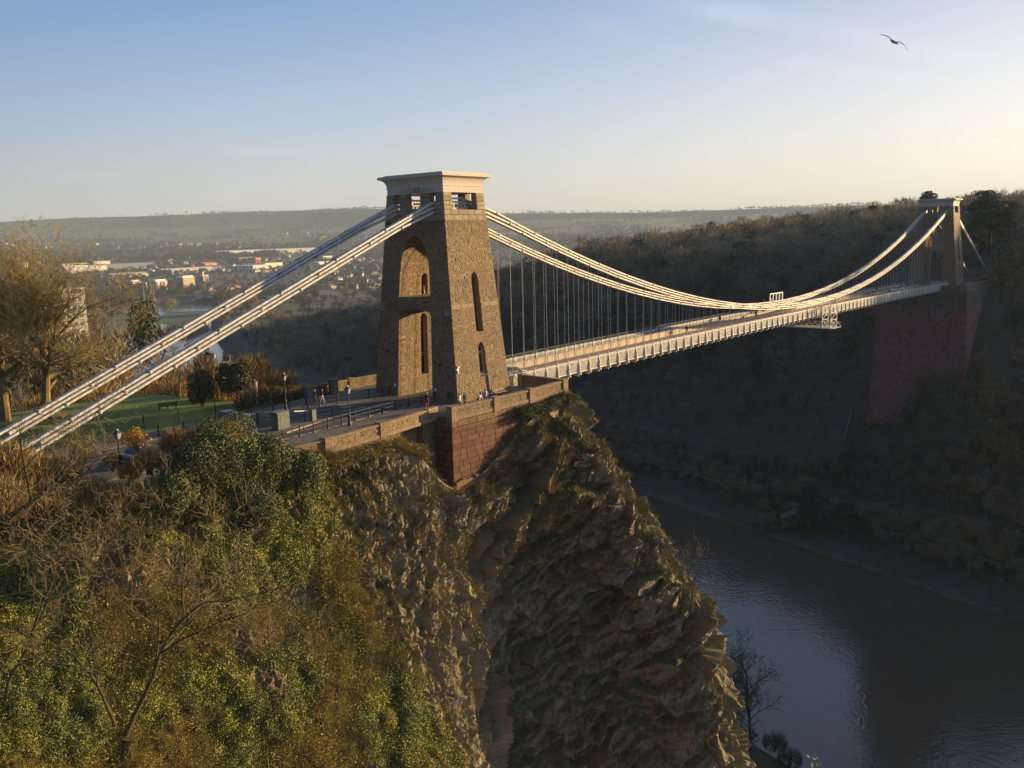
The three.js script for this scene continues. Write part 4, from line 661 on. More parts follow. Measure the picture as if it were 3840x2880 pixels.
// ---------------------------------------------------------------- maintenance gantry under the deck
{ const x = 110, y = deckY(110), G = thing('maintenance_gantry', 'pale steel inspection gantry slung under the deck at mid span', 'inspection gantry', [x, y, 0]), tr = new MB(), fr = new MB();
  for (const dx of [-2.2, 2.2]) for (const yy of [-2.6, -1.6]) tr.bar(V3(dx, yy, -7), V3(dx, yy, 8.2), 0.12, 0.12);
  for (let z = -7; z < 8; z += 1.27) for (const dx of [-2.2, 2.2]) { tr.bar(V3(dx, -2.6, z), V3(dx, -1.6, z + 0.63), 0.06, 0.06); tr.bar(V3(dx, -1.6, z + 0.63), V3(dx, -2.6, z + 1.27), 0.06, 0.06); }
  part('truss', tr, mat.iron, G); part('platform', new MB().span(-2.2, 2.2, -2.6, -2.52, -7, 8.2), mat.rod, G);
  for (const s of [1, -1]) { const z0 = s * 5.6, z1 = s * 7.4; for (const dx of [-1.7, 1.7]) for (const z of [z0, z1]) fr.bar(V3(dx, -2.6, z), V3(dx, s > 0 ? 2.7 : 3.2, z), 0.14, 0.14); for (const yy of [-2.6, -0.9, 0.6, 1.9]) { for (const z of [z0, z1]) fr.bar(V3(-1.7, yy, z), V3(1.7, yy, z), 0.1, 0.1); for (const dx of [-1.7, 1.7]) fr.bar(V3(dx, yy, z0), V3(dx, yy, z1), 0.1, 0.1); } for (const z of [z0, z1]) { fr.bar(V3(-1.7, -2.6, z), V3(1.7, -0.9, z), 0.08, 0.08); fr.bar(V3(1.7, -2.6, z), V3(-1.7, -0.9, z), 0.08, 0.08); fr.bar(V3(-1.7, -0.9, z), V3(1.7, 0.6, z), 0.08, 0.08); } }
  part('end_tower', fr, mat.iron, G);
  const c = new MB(); c.span(-3.5, 3.2, 2.6, 2.75, -5.4, -5.2).span(-3.5, 3.2, 4.3, 4.5, -5.4, -5.2); for (let i = 0; i < 5; i++) c.span(-3.5 + i * 1.62, -3.28 + i * 1.62, 2.6, 4.5, -5.42, -5.18); part('guard_frame', c, mat.white, G); }
// ---------------------------------------------------------------- people, bicycles, cars, gull
function personGeo(pose, cl) {
  // joints in metres, facing +z; bones carry a colour key
  const P = pose, B = [], bone = (a, b, r0, r1, k) => B.push([V3(...a), V3(...b), r0, r1, k]);
  const hip = P.hip || [0, 0.95, 0], ch = P.chest || [0, 1.36, 0], hd = P.head || [0, 1.66, 0.02];
  bone([hip[0], hip[1], hip[2]], [ch[0], ch[1], ch[2]], 0.135, 0.15, 'top'); bone([ch[0] - 0.15, ch[1] + 0.05, ch[2]], [ch[0] + 0.15, ch[1] + 0.05, ch[2]], 0.075, 0.075, 'top'); bone([ch[0], ch[1] + 0.08, ch[2]], [hd[0], hd[1] - 0.08, hd[2]], 0.055, 0.05, 'skin');
  bone([hd[0], hd[1] - 0.05, hd[2] + 0.015], [hd[0], hd[1] + 0.05, hd[2] - 0.01], 0.072, 0.095, 'skin'); bone([hd[0], hd[1] + 0.02, hd[2] - 0.04], [hd[0], hd[1] + 0.08, hd[2] - 0.02], 0.1, 0.09, 'hair');
  bone([hip[0] - 0.08, hip[1], hip[2]], [hip[0] + 0.08, hip[1], hip[2]], 0.125, 0.125, 'leg');
  for (const s of [-1, 1]) {
    const K = s < 0 ? P.kneeL : P.kneeR, F = s < 0 ? P.footL : P.footR, E = s < 0 ? P.elbL : P.elbR, Hd = s < 0 ? P.handL : P.handR, sh = [ch[0] + s * 0.19, ch[1] + 0.05, ch[2]];
    bone([hip[0] + s * 0.1, hip[1] - 0.03, hip[2]], K, 0.092, 0.062, 'leg'); bone(K, [F[0], F[1] + 0.08, F[2]], 0.06, 0.042, 'leg'); bone([F[0], F[1] + 0.045, F[2] - 0.03], [F[0] + s * 0.015, F[1] + 0.04, F[2] + 0.15], 0.045, 0.035, 'shoe');
    bone(sh, E, 0.056, 0.044, 'top'); bone(E, Hd, 0.042, 0.03, cl.sleeve || 'top'); const d = V3(...Hd).sub(V3(...E)).normalize(); bone(Hd, V3(...Hd).addScaledVector(d, 0.1).toArray(), 0.034, 0.018, 'skin');
  }
  const N = 40, mc = new MarchingCubes(N, new THREE.MeshBasicMaterial(), false, false, 60000); mc.isolation = 0;
  const c0 = V3(0, 0.9, 0), ex = V3(0.62, 1.0, 0.62), q = V3(), ab = V3();
  const dist = (p, b) => { ab.copy(b[1]).sub(b[0]); const L = ab.lengthSq(), t = L ? clamp(p.clone().sub(b[0]).dot(ab) / L, 0, 1) : 0; return p.distanceTo(b[0].clone().addScaledVector(ab, t)) - lerp(b[2], b[3], t); };
  for (let k = 0; k < N; k++) for (let j = 0; j < N; j++) for (let i = 0; i < N; i++) { q.set((i - N / 2) / (N / 2) * ex.x + c0.x, (j - N / 2) / (N / 2) * ex.y + c0.y, (k - N / 2) / (N / 2) * ex.z + c0.z); let s = 0; for (const b of B) s += Math.exp(-clamp(dist(q, b), -0.3, 0.6) * 42); mc.field[k * N * N + j * N + i] = Math.log(s) / 42; }
  mc.update(); const n = mc.count, pos = mc.positionArray.slice(0, n * 3), col = new Float32Array(n * 3);
  for (let i = 0; i < n; i++) { pos[i * 3] = pos[i * 3] * ex.x + c0.x; pos[i * 3 + 1] = pos[i * 3 + 1] * ex.y + c0.y; pos[i * 3 + 2] = pos[i * 3 + 2] * ex.z + c0.z; q.set(pos[i * 3], pos[i * 3 + 1], pos[i * 3 + 2]); let bd = 9, bk = 'top'; for (const b of B) { const d = dist(q, b); if (d < bd) { bd = d; bk = b[4]; } } const c = cl[bk]; col.set(c, i * 3); }
  const g = new THREE.BufferGeometry(); g.setAttribute('position', new THREE.BufferAttribute(pos, 3)); g.setAttribute('color', new THREE.BufferAttribute(col, 3)); g.computeVertexNormals(); return g;
}
const POSE = {
  stand: { kneeL: [-0.1, 0.5, 0.02], footL: [-0.11, 0, 0], kneeR: [0.1, 0.5, 0.02], footR: [0.12, 0, 0.03], elbL: [-0.26, 1.13, -0.04], handL: [-0.24, 0.88, 0.08], elbR: [0.26, 1.13, -0.03], handR: [0.23, 0.89, 0.1] },
  akimbo: { kneeL: [-0.13, 0.5, 0.02], footL: [-0.16, 0, 0], kneeR: [0.13, 0.5, 0.02], footR: [0.17, 0, 0.03], elbL: [-0.40, 1.14, -0.1], handL: [-0.2, 1.0, 0.08], elbR: [0.42, 1.16, -0.08], handR: [0.2, 1.02, 0.1] },
  walk: { kneeL: [-0.09, 0.52, 0.2], footL: [-0.09, 0, 0.28], kneeR: [0.09, 0.5, 0.02], footR: [0.09, 0.05, -0.34], elbL: [-0.25, 1.13, -0.16], handL: [-0.24, 0.92, -0.12], elbR: [0.25, 1.13, 0.1], handR: [0.22, 0.96, 0.28], chest: [0, 1.36, 0.04], head: [0, 1.66, 0.08] },
  lean: { hip: [0, 0.94, -0.1], chest: [0, 1.3, 0.1], head: [0, 1.58, 0.2], kneeL: [-0.1, 0.5, -0.04], footL: [-0.11, 0, -0.1], kneeR: [0.1, 0.5, 0], footR: [0.12, 0, -0.2], elbL: [-0.28, 1.06, 0.22], handL: [-0.12, 1.06, 0.4], elbR: [0.28, 1.06, 0.22], handR: [0.12, 1.06, 0.42] },
  ride: { hip: [0, 0.98, -0.22], chest: [0, 1.36, 0.06], head: [0, 1.62, 0.18], kneeL: [-0.11, 0.72, 0.14], footL: [-0.11, 0.2, 0.02], kneeR: [0.11, 0.86, 0.16], footR: [0.11, 0.42, 0.02], elbL: [-0.27, 1.16, 0.22], handL: [-0.22, 1.05, 0.42], elbR: [0.27, 1.16, 0.22], handR: [0.22, 1.05, 0.42] }
};
const SK = [0.45, 0.27, 0.19], cloth = (top, leg, hair = [0.03, 0.02, 0.015], sleeve) => ({ top, leg, hair, skin: SK, shoe: [0.03, 0.03, 0.03], sleeve });
function person(label, pose, cl, x, y, z, turn, group, sc = 1) {
  const p = thing('person', label, 'person', [x, y, z], turn, group); part('body', personGeo(POSE[pose], cl), M(null, 0.85, VC), p);
  const hd = POSE[pose].head || [0, 1.66, 0.02], f = new MB().col(0.02, 0.015, 0.012); for (const s of [-1, 1]) f.box(s * 0.032, hd[1] + 0.0, hd[2] + 0.088, 0.018, 0.012, 0.012); f.col(0.4, 0.22, 0.16).box(0, hd[1] - 0.028, hd[2] + 0.098, 0.02, 0.04, 0.03); f.col(0.3, 0.1, 0.08).box(0, hd[1] - 0.068, hd[2] + 0.085, 0.05, 0.01, 0.012); part('face', f, mat.plain, p); p.scale.setScalar(sc); return p;
}
person('person in pink trousers and dark jacket walking on the near pavement by the railing', 'walk', cloth([0.03, 0.03, 0.035], [0.5, 0.03, 0.1], [0.5, 0.3, 0.25]), -8.6, 0.42, 6.0, 2.2);
person('person in white top and dark trousers at the parapet corner below the tower', 'stand', cloth([0.75, 0.75, 0.74], [0.05, 0.03, 0.03]), -6.9, 0.42, 9.4, 0.6);
person('person dressed in black beside the one in white at the tower corner', 'stand', cloth([0.02, 0.02, 0.022], [0.02, 0.02, 0.022], [0.3, 0.25, 0.22]), -5.9, 0.42, 9.2, 0.2, null, 0.96);
person('person in white shirt leaning towards the parapet top', 'lean', cloth([0.8, 0.78, 0.74], [0.2, 0.03, 0.03]), -5.0, 0.42, 10.6, 0.3);
person('person in pale blue shirt with hands on hips by the sunlit tower wall', 'akimbo', cloth([0.42, 0.47, 0.68], [0.05, 0.05, 0.06], undefined, 'skin'), -3.2, 0.42, 9.9, -0.2);
person('person in a long blue coat on the far pavement', 'stand', cloth([0.05, 0.05, 0.28], [0.05, 0.05, 0.22]), -14.6, 0.42, -7.6, 1.6);
person('person in dark clothes between the blue coat and the striding walker', 'walk', cloth([0.02, 0.02, 0.024], [0.03, 0.03, 0.03], [0.5, 0.45, 0.4]), -14.2, 0.42, -6.6, 1.3);
person('striding person in black jacket and white trousers on the far pavement', 'walk', cloth([0.015, 0.015, 0.018], [0.7, 0.68, 0.64]), -13.4, 0.42, -6.3, 1.5);
person('person sitting low by the red spot at the foot of the second lawn tree', 'lean', cloth([0.5, 0.06, 0.03], [0.03, 0.03, 0.03]), -35.3, -0.05, -23.2, 0.5, null, 0.85);
const deckFoot = (x, z) => deckY(x) + 0.45, dark = cloth([0.02, 0.02, 0.022], [0.025, 0.025, 0.028]);
person('dark walker on the far footway, first one out from the near tower', 'walk', dark, 57.6, deckFoot(57.6), -3.7, -1.57);
person('dark walker alone on the far footway beyond the first cyclist', 'stand', dark, 80.5, deckFoot(80.5), -3.8, 1.5);
person('left one of two dark walkers close together near mid span', 'walk', dark, 97.5, deckFoot(97.5), -4.1, -1.5); person('right one of two dark walkers close together near mid span', 'stand', dark, 100.3, deckFoot(100.3), -3.8, -1.6, null, 1.05);
person('dark figure standing on the footway close to the far tower', 'stand', dark, 172, deckFoot(172), -3.9, -1.5);
for (let i = 0; i < 6; i++) person('one of the dark figures clustered where the deck meets the far tower', ['stand', 'walk'][i % 2], dark, 196 + i * 1.7, deckFoot(197), (i % 3) * 0.5 - 4.4, -1.5 + i, 'figures at the far end of the deck');
function bicycle(label, x, y, z, turn) {
  const b = thing('bicycle', label, 'bicycle', [x, y, z], turn); for (const zz of [-0.52, 0.52]) { const w = new THREE.TorusGeometry(0.33, 0.022, 6, 20); w.rotateY(Math.PI / 2); const t = part('wheel', w, mat.rubber, b); t.position.set(0, 0.35, zz); }
  const f = new MB(), t = (a, c, r = 0.02) => f.tube(V3(0, ...a), V3(0, ...c), r, r, 6); t([0.35, -0.52], [0.33, -0.05]); t([0.33, -0.05], [0.85, -0.2]); t([0.33, -0.05], [0.82, 0.36]); t([0.82, -0.2], [0.85, 0.34]); t([0.35, -0.52], [0.82, -0.2]); t([0.95, 0.33], [0.35, 0.52]); part('frame', f, M([0.3, 0.32, 0.35], 0.4), b); part('saddle', new MB().box(0, 0.92, -0.24, 0.13, 0.06, 0.26), mat.black, b); part('handlebar', new MB().tube(V3(-0.26, 1.0, 0.4), V3(0.26, 1.0, 0.4), 0.016, 0.016, 6).tube(V3(0, 0.85, 0.34), V3(0, 1.0, 0.4), 0.018, 0.018, 6), mat.black, b); }
bicycle('bicycle ridden along the deck nearer the first tower', 63.6, deckY(63.6) + 0.36, -1.6, -1.57); person('cyclist in dark clothes riding the deck nearer the first tower', 'ride', dark, 63.6, deckY(63.6) + 0.36, -1.6, -1.57);
bicycle('bicycle ridden along the deck near mid span', 92, deckY(92) + 0.36, -1.7, -1.57); person('cyclist in black and white riding the deck near mid span', 'ride', cloth([0.03, 0.03, 0.03], [0.4, 0.4, 0.42]), 92, deckY(92) + 0.36, -1.7, -1.57);
function car(label, color, x, y, z, turn, lit) {
  const c = thing('parked_car', label, 'car', [x, y, z], turn); c.name = numbered('car');
  const sh = (pts, w, bev) => { const s = new THREE.Shape(); s.moveTo(...pts[0]); s.splineThru(pts.slice(1).map(p => new THREE.Vector2(...p))); s.closePath(); const g = new THREE.ExtrudeGeometry(s, { depth: w - 2 * bev, bevelEnabled: true, bevelThickness: bev, bevelSize: bev, bevelSegments: 3, curveSegments: 28 }); g.translate(0, 0, -w / 2 + bev); return g; };
  const paint = new THREE.MeshPhysicalMaterial({ roughness: 0.3, metalness: 0.3, clearcoat: 1, clearcoatRoughness: 0.06 }); paint.color.setRGB(...color);
  part('body', sh([[-2.15, 0.3], [-2.15, 0.8], [-2.0, 0.93], [-1.2, 0.97], [1.0, 0.95], [1.9, 0.82], [2.15, 0.6], [2.12, 0.3], [1.0, 0.24], [-1.0, 0.24]], 1.72, 0.1), paint, c);
  part('cabin', sh([[-1.75, 0.9], [-1.3, 1.28], [-0.7, 1.42], [0.1, 1.42], [0.6, 1.3], [1.15, 0.92], [0.2, 0.88]], 1.5, 0.12), mat.glass, c);
  part('roof', sh([[-1.2, 1.34], [-0.7, 1.44], [0.1, 1.44], [0.5, 1.36], [0, 1.36]], 1.34, 0.06), paint, c);
  for (const [wx, wz] of [[-1.35, 0.78], [1.35, 0.78], [-1.35, -0.78], [1.35, -0.78]]) { const t = new THREE.CylinderGeometry(0.33, 0.33, 0.22, 20); t.rotateX(Math.PI / 2); const w = part('wheel', t, mat.rubber, c); w.position.set(wx, 0.33, wz); const r = new THREE.CylinderGeometry(0.2, 0.2, 0.24, 12); r.rotateX(Math.PI / 2); part('rim', r, mat.rod, w); }
  for (const s of [-1, 1]) { const h = new THREE.SphereGeometry(0.14, 10, 8); h.scale(0.5, 0.7, 1.2); const a = part('headlight', h, mat.lampGlass, c); a.position.set(2.08, 0.68, s * 0.62); const b = part('tail_light', h, M([0.4, 0.02, 0.02], 0.3), c); b.position.set(-2.12, 0.76, s * 0.64); }
  part('number_plate', new MB().span(-2.29, -2.25, 0.45, 0.56, -0.26, 0.26), M([0.6, 0.5, 0.15], 0.6), c);
  const mr = new MB(); mr.box(0.75, 0.98, 0.95, 0.12, 0.12, 0.16).box(0.75, 0.98, -0.95, 0.12, 0.12, 0.16); part('mirror', mr, paint, c);
}
car('dark blue car driving onto the deck just past the near tower', [0.03, 0.04, 0.07], 12.2, deckY(12) + 0.36, 0.9, 0); car('dark red car on the deck before the far tower', [0.25, 0.02, 0.02], 163, deckY(163) + 0.36, -1.5, Math.PI); car('silver car behind the red one on the deck', [0.5, 0.5, 0.52], 181, deckY(181) + 0.36, -1.5, Math.PI); car('pale car following close to the silver one near the far tower', [0.55, 0.54, 0.5], 187.5, deckY(187) + 0.36, -1.4, Math.PI);
car('white car parked on the ground right of the far tower', [0.7, 0.7, 0.7], atY(3680, 1018, 1.6).x, 1.05, atY(3680, 1018, 1.6).z, 2.4); car('dark car with bright trim on the road, half hidden behind the green bushes', [0.02, 0.022, 0.025], -39.2, 0.32, 2.2, 0.1);
{ // gull
  const d = at(3352, 157, 42), G = thing('gull', 'gull gliding with bent wings high in the sky', 'bird', d.toArray(), 0); const b = new MB().col(0.30, 0.29, 0.28), toV = rayAt(3352, 157).normalize(), rt = V3(1, 0, 0).applyQuaternion(camera.quaternion), upv = V3(0, 1, 0);
  const pl = (px, py, k = 0) => rt.clone().multiplyScalar((px - 3352) / 3343 * 42).addScaledVector(upv, -(py - 157) / 3343 * 42).addScaledVector(toV, k);
  const body = new MB().col(0.42, 0.41, 0.4); const seg = [[pl(3338, 149, -0.12), 0.02], [pl(3342, 151, -0.08), 0.045], [pl(3350, 156, 0), 0.075], [pl(3360, 161, 0.08), 0.05], [pl(3370, 165, 0.16), 0.02]]; for (let i = 0; i + 1 < seg.length; i++) body.tube(seg[i][0], seg[i + 1][0], seg[i][1], seg[i + 1][1], 8, true); part('body', body, mat.plain, G);
  const wing = (pts) => { const m = new MB().col(0.27, 0.26, 0.255); for (let i = 0; i + 1 < pts.length; i++) { const [a, wa] = pts[i], [c, wc] = pts[i + 1], o = toV.clone().multiplyScalar(1); const q = (p, w, s, t) => p.clone().addScaledVector(o, w * s).addScaledVector(upv, t - 0.12 * w * s); m.hexa([q(a, wa, -0.5, -0.012), q(a, wa, 0.5, -0.008), q(c, wc, 0.5, -0.008), q(c, wc, -0.5, -0.012), q(a, wa, -0.5, 0.012), q(a, wa, 0.5, 0.006), q(c, wc, 0.5, 0.006), q(c, wc, -0.5, 0.012)]); } return m; };
  part('wing', wing([[pl(3349, 155), 0.16], [pl(3336, 142), 0.17], [pl(3322, 135), 0.14], [pl(3300, 130), 0.02]]), mat.plain, G); part('wing', wing([[pl(3354, 158), 0.16], [pl(3374, 157), 0.17], [pl(3390, 167), 0.13], [pl(3405, 187), 0.02]]), mat.plain, G); }
// ---------------------------------------------------------------- trees and plants
function jit(v, a, rnd) { return v.clone().add(V3(rnd() - 0.5, rnd() - 0.5, rnd() - 0.5).multiplyScalar(2 * a)).normalize(); }
// bare tree: trunk and limbs in one mesh, twigs in another
function growTree(o) {
  const rnd = rng(o.seed), wood = new MB(), tw = new MB(), levels = o.levels ?? 4;
  const barkC = o.bark || [0.16, 0.12, 0.07], twC = o.twig || [0.13, 0.09, 0.035];
  const rec = (p, d, len, r, lv) => {
    const n = lv === 0 ? (o.trunkSegs || 5) : lv < 3 ? 4 : 2; let q = p, dir = d, rr = r; const kids = [];
    for (let i = 0; i < n; i++) {
      dir = jit(dir, lv === 0 ? (o.wobble ?? 0.07) : 0.2, rnd); dir.y += (o.up ?? 0.06) * (lv ? 1 : 0.3); dir.normalize();
      const e = q.clone().addScaledVector(dir, len / n), r2 = rr * (lv === 0 ? 0.88 : 0.76), k = 0.8 + 0.4 * rnd();
      if (lv < levels - 1) { wood.col(barkC.map(c => c * k)); wood.tube(q, e, rr, r2, lv === 0 ? 9 : lv === 1 ? 6 : 4); }
      else { tw.col(twC.map(c => c * k)); tw.tube(q, e, Math.max(rr, o.minR || 0.012), Math.max(r2, (o.minR || 0.012) * 0.7), 3); }
      kids.push([e, dir.clone(), (i + 1) / n, r2]); q = e; rr = r2;
    }
    if (lv >= levels) return;
    const nk = o.kids?.[lv] ?? 5;
    for (let i = 0; i < nk; i++) {
      const f = lv === 0 ? lerp(o.first ?? 0.4, 1, (i + 0.6) / nk) : lerp(0.25, 1, (i + rnd()) / nk), at0 = kids[Math.min(n - 1, Math.max(0, Math.ceil(f * n) - 1))];
      const side = V3(rnd() - 0.5, (rnd() - 0.35) * 0.5, rnd() - 0.5).normalize(), sp = lv === 0 ? (o.spread ?? 0.8) : 0.85;
      const nd = at0[1].clone().multiplyScalar(1 - sp * 0.45).addScaledVector(side, sp).normalize();
      rec(at0[0], nd, len * (o.ratio?.[lv] ?? 0.55) * (0.7 + 0.6 * rnd()), Math.min(at0[3] * 0.75, r * 0.5), lv + 1);
    }
  };
  rec(o.base || V3(0, 0, 0), (o.dir || V3(0, 1, 0)).clone().normalize(), o.len, o.r, 0);
  return [wood, tw];
}
function bareTree(name, label, cat, pos, o, group) { const t = thing(name, label, cat, pos, 0, group), [w, b] = growTree(o); part('trunk', w, mat.bark, t); part('crown', b, mat.twig, t); return t; }
function leafCloud(rnd, n, lobes, size, colr, spread = 0.16) {     // leaf-sized faces through the shells of several lobes
  const b = new MB();
  for (let i = 0; i < n; i++) {
    const L = lobes[Math.floor(rnd() * lobes.length)], d = V3(rnd() - 0.5, rnd() - 0.45, rnd() - 0.5).normalize(), k = 1 - spread * 2.2 * rnd() * rnd() + spread * 0.4 * (rnd() - 0.3);
    const p = V3(L[0] + d.x * L[3] * k, L[1] + d.y * L[4] * k, L[2] + d.z * L[3] * k), s = size * (0.6 + 0.8 * rnd()), u = jit(d, 0.9, rnd), v = u.clone().cross(V3(rnd() - 0.5, rnd() - 0.5, rnd() - 0.5)).normalize(), w = u.clone().cross(v), t = 0.65 + 0.7 * rnd();
    b.col(colr(rnd).map(c => c * t)); b.tri(p.clone().addScaledVector(v, s), p.clone().addScaledVector(w, s * 0.55), p.clone().addScaledVector(v, -s * 0.5)).tri(p.clone().addScaledVector(v, s), p.clone().addScaledVector(v, -s * 0.5), p.clone().addScaledVector(w, -s * 0.55));
  }
  return b;
}
const green = r => r() < 0.75 ? [0.075, 0.10, 0.02] : [0.13, 0.13, 0.03], dkGreen = r => r() < 0.85 ? [0.045, 0.062, 0.016] : [0.10, 0.10, 0.025], gold = r => r() < 0.6 ? [0.26, 0.15, 0.02] : [0.18, 0.12, 0.025], brown = r => r() < 0.7 ? [0.15, 0.095, 0.035] : [0.17, 0.125, 0.04];
function bush(name, label, cat, pos, r, h, n, size, colr, seed, group, material = mat.leaf) {
  const t = thing(name, label, cat, pos, 0, group), rnd = rng(seed), lobes = []; for (let i = 0; i < 7; i++) { const a = rnd() * 6.28, q = r * 0.55 * Math.sqrt(rnd()); lobes.push([Math.cos(a) * q, h * (0.35 + 0.35 * rnd()), Math.sin(a) * q, r * (0.42 + 0.25 * rnd()), h * (0.3 + 0.15 * rnd())]); }
  part('foliage', leafCloud(rnd, n, lobes, size, colr), material, t); const st = new MB().col(0.1, 0.07, 0.04); for (let i = 0; i < 9; i++) { const a = rnd() * 6.28; st.tube(V3(0, -0.5, 0), V3(Math.cos(a) * r * 0.6, h * 0.6, Math.sin(a) * r * 0.6), 0.06, 0.02, 4); } part('stem', st, mat.bark, t); return t;
}
function twigBush(name, label, cat, pos, r, h, n, colr, seed, group) {     // winter shrub: a haze of thin rising shoots
  const t = thing(name, label, cat, pos, 0, group), rnd = rng(seed), b = new MB(), st = new MB().col(0.12, 0.085, 0.045);
  for (let i = 0; i < n; i++) { const a = rnd() * 6.283, q = r * Math.sqrt(rnd()), y = h * (0.15 + 0.85 * rnd()) * Math.sqrt(Math.max(0.1, 1 - (q / r) ** 2)), p = V3(Math.cos(a) * q * (0.5 + 0.5 * y / h), y * 0.75, Math.sin(a) * q * (0.5 + 0.5 * y / h)), d = V3(Math.cos(a) * q / r + (rnd() - 0.5), 0.9 + rnd() * 0.4, Math.sin(a) * q / r + (rnd() - 0.5)).normalize(), L = h * (0.12 + 0.2 * rnd()), w = V3(rnd() - 0.5, rnd() - 0.5, rnd() - 0.5).normalize().multiplyScalar(0.02 + 0.012 * h * rnd()), k = 0.6 + 0.8 * rnd(); b.col(colr(rnd).map(c => c * k)); b.tri(p.clone().add(w), p.clone().sub(w), p.clone().addScaledVector(d, L)); }
  for (let i = 0; i < 14; i++) { const a = rnd() * 6.28, q = r * 0.7 * rnd(), m = V3(Math.cos(a) * q * 0.4, h * 0.4, Math.sin(a) * q * 0.4); st.tube(V3(Math.cos(a) * 0.2, -0.4, Math.sin(a) * 0.2), m, 0.05, 0.03, 4); st.tube(m, V3(Math.cos(a) * q, h * 0.85, Math.sin(a) * q), 0.03, 0.012, 3); }
  part('crown', b, mat.twig, t); part('stem', st, mat.bark, t); return t;
}
// the two great bare trees on the lawn
const big = { levels: 5, kids: [11, 8, 7, 6, 4], ratio: [0.78, 0.55, 0.52, 0.5, 0.5], bark: [0.24, 0.165, 0.065], twig: [0.33, 0.25, 0.075], minR: 0.012, up: 0.1, spread: 0.85, first: 0.32 };
bareTree('bare_tree', 'tall bare tree at the left edge of the lawn, nearer the frame edge', 'tree', [-38.2, -0.1, -31], { ...big, seed: 31, len: 8.2, r: 0.6 });
bareTree('bare_tree', 'tall spreading bare tree on the lawn behind the upper chain', 'tree', [-35.2, -0.1, -27.5], { ...big, seed: 36, len: 8, r: 0.58, spread: 1.0 });
// round evergreens and the brown thicket behind the lawn
bush('evergreen_shrub', 'dark rounded evergreen at the lawn corner, left one of the pair', 'shrub', [-19.8, -0.2, -21], 1.9, 4.6, 3200, 0.16, dkGreen, 41); bush('evergreen_shrub', 'dark rounded evergreen at the lawn corner, right and larger one of the pair', 'shrub', [-16.6, -0.2, -18.8], 2.3, 5.3, 4000, 0.16, r => r() < 0.7 ? [0.038, 0.055, 0.014] : [0.08, 0.08, 0.018], 42);
{ const rnd = rng(51); for (let i = 0; i < 34; i++) { const u = 90 + i * 30 + rnd() * 20, dep = 118 + rnd() * 34, p = atY(u, 1480, 0).clone(), q = at(u, 1500, dep); twigBush('brown_thicket', 'leafless brown shrub in the thicket behind the lawn', 'shrub', [q.x, H(q.x, q.z) - 0.2, q.z], 2.6 + rnd() * 1.8, 3.5 + rnd() * 3.5, 900, r => r() < 0.6 ? [0.42, 0.26, 0.075] : [0.32, 0.23, 0.07], 500 + i, 'leafless shrubs behind the lawn'); } }
for (const [u, v, d, h, s, l] of [[1020, 1455, 118, 4, 61, 'pale brown shrub behind the fence by the far lamp post'], [1085, 1460, 116, 3.4, 62, 'brown shrub between the far lamp post and the people'], [980, 1440, 125, 5, 63, 'loose brown shrub right of the dark evergreens'], [930, 1455, 121, 5.5, 64, 'brown shrub behind the larger dark evergreen'], [1010, 1475, 114, 3.2, 65, 'low brown shrub at the fence right of the evergreens'], [760, 1440, 124, 5.5, 66, 'tall brown shrub left of the dark evergreens']]) { const p = at(u, v, d); twigBush('brown_shrub', l, 'shrub', [p.x, -0.3, p.z], 1.7, h, 800, brown, s); }
for (const [u, v, d, len, s, l] of [[680, 1530, 112, 3.6, 71, 'slim pale bare tree at the right end of the lawn'], [640, 1535, 116, 3.2, 72, 'small pale bare tree beside the lawn bench']]) { const p = at(u, v, d); bareTree('young_tree', l, 'tree', [p.x, -0.1, p.z], { seed: s, len, r: 0.1, levels: 3, kids: [7, 5, 4], bark: [0.3, 0.25, 0.17], twig: [0.25, 0.19, 0.1], minR: 0.018 }); }
{ const p = at(540, 1245, 150); bush('holm_oak', 'dark green evergreen rising out of the brown thicket', 'tree', [p.x, p.y - 5, p.z], 3.2, 10, 2200, 0.28, r => [0.03, 0.05, 0.018], 44); }
// shrubs along the rim
[[700, 1900, 64, 2.6, 5.2, 81, 'dark evergreen shrub on the rim, farthest left of the rim evergreens'], [865, 1850, 67, 2.9, 6.2, 82, 'large dark evergreen shrub on the rim above the ivy'], [1010, 1860, 70, 2.6, 5.0, 83, 'evergreen shrub on the rim below the olive cabinet'], [1110, 1840, 73, 2.2, 3.8, 84, 'evergreen shrub on the rim left of the rubble parapet end'], [1180, 1790, 77, 1.2, 2.0, 85, 'small evergreen shrub tucked against the end of the rubble parapet'], [620, 1960, 62, 2.2, 3.6, 86, 'low dark evergreen shrub below the half hidden car'], [960, 2010, 66, 2.4, 4.2, 87, 'hanging evergreen shrub under the rim, ivy green']].forEach(([u, v, d, r, h, s, l]) => { const p = at(u, v, d); bush('evergreen_shrub', l, 'shrub', p.toArray(), r, h, 9000, 0.095, s % 3 ? green : dkGreen, s); });
[[760, 1700, 69, 1.5, 2.6, 91, 'tawny leafless shrub before the pale cabinet'], [860, 1690, 70, 1.7, 3.0, 92, 'tawny leafless shrub left of the traffic island'], [660, 1700, 68, 1.5, 2.4, 93, 'tawny leafless shrub beside the lamp lantern'], [560, 1760, 66, 1.3, 1.8, 94, 'low tawny shrub in front of the dark car'], [490, 1800, 65, 1.1, 1.6, 109, 'small tawny shrub covering the nose of the dark car'], [950, 1720, 72, 1.3, 2.0, 95, 'tawny shrub at the foot of the olive cabinet']].forEach(([u, v, d, r, h, s, l]) => { const p = at(u, v, d); twigBush('tawny_shrub', l, 'shrub', p.toArray(), r, h, 1800, r2 => r2() < 0.6 ? [0.33, 0.22, 0.07] : [0.26, 0.19, 0.06], s); });
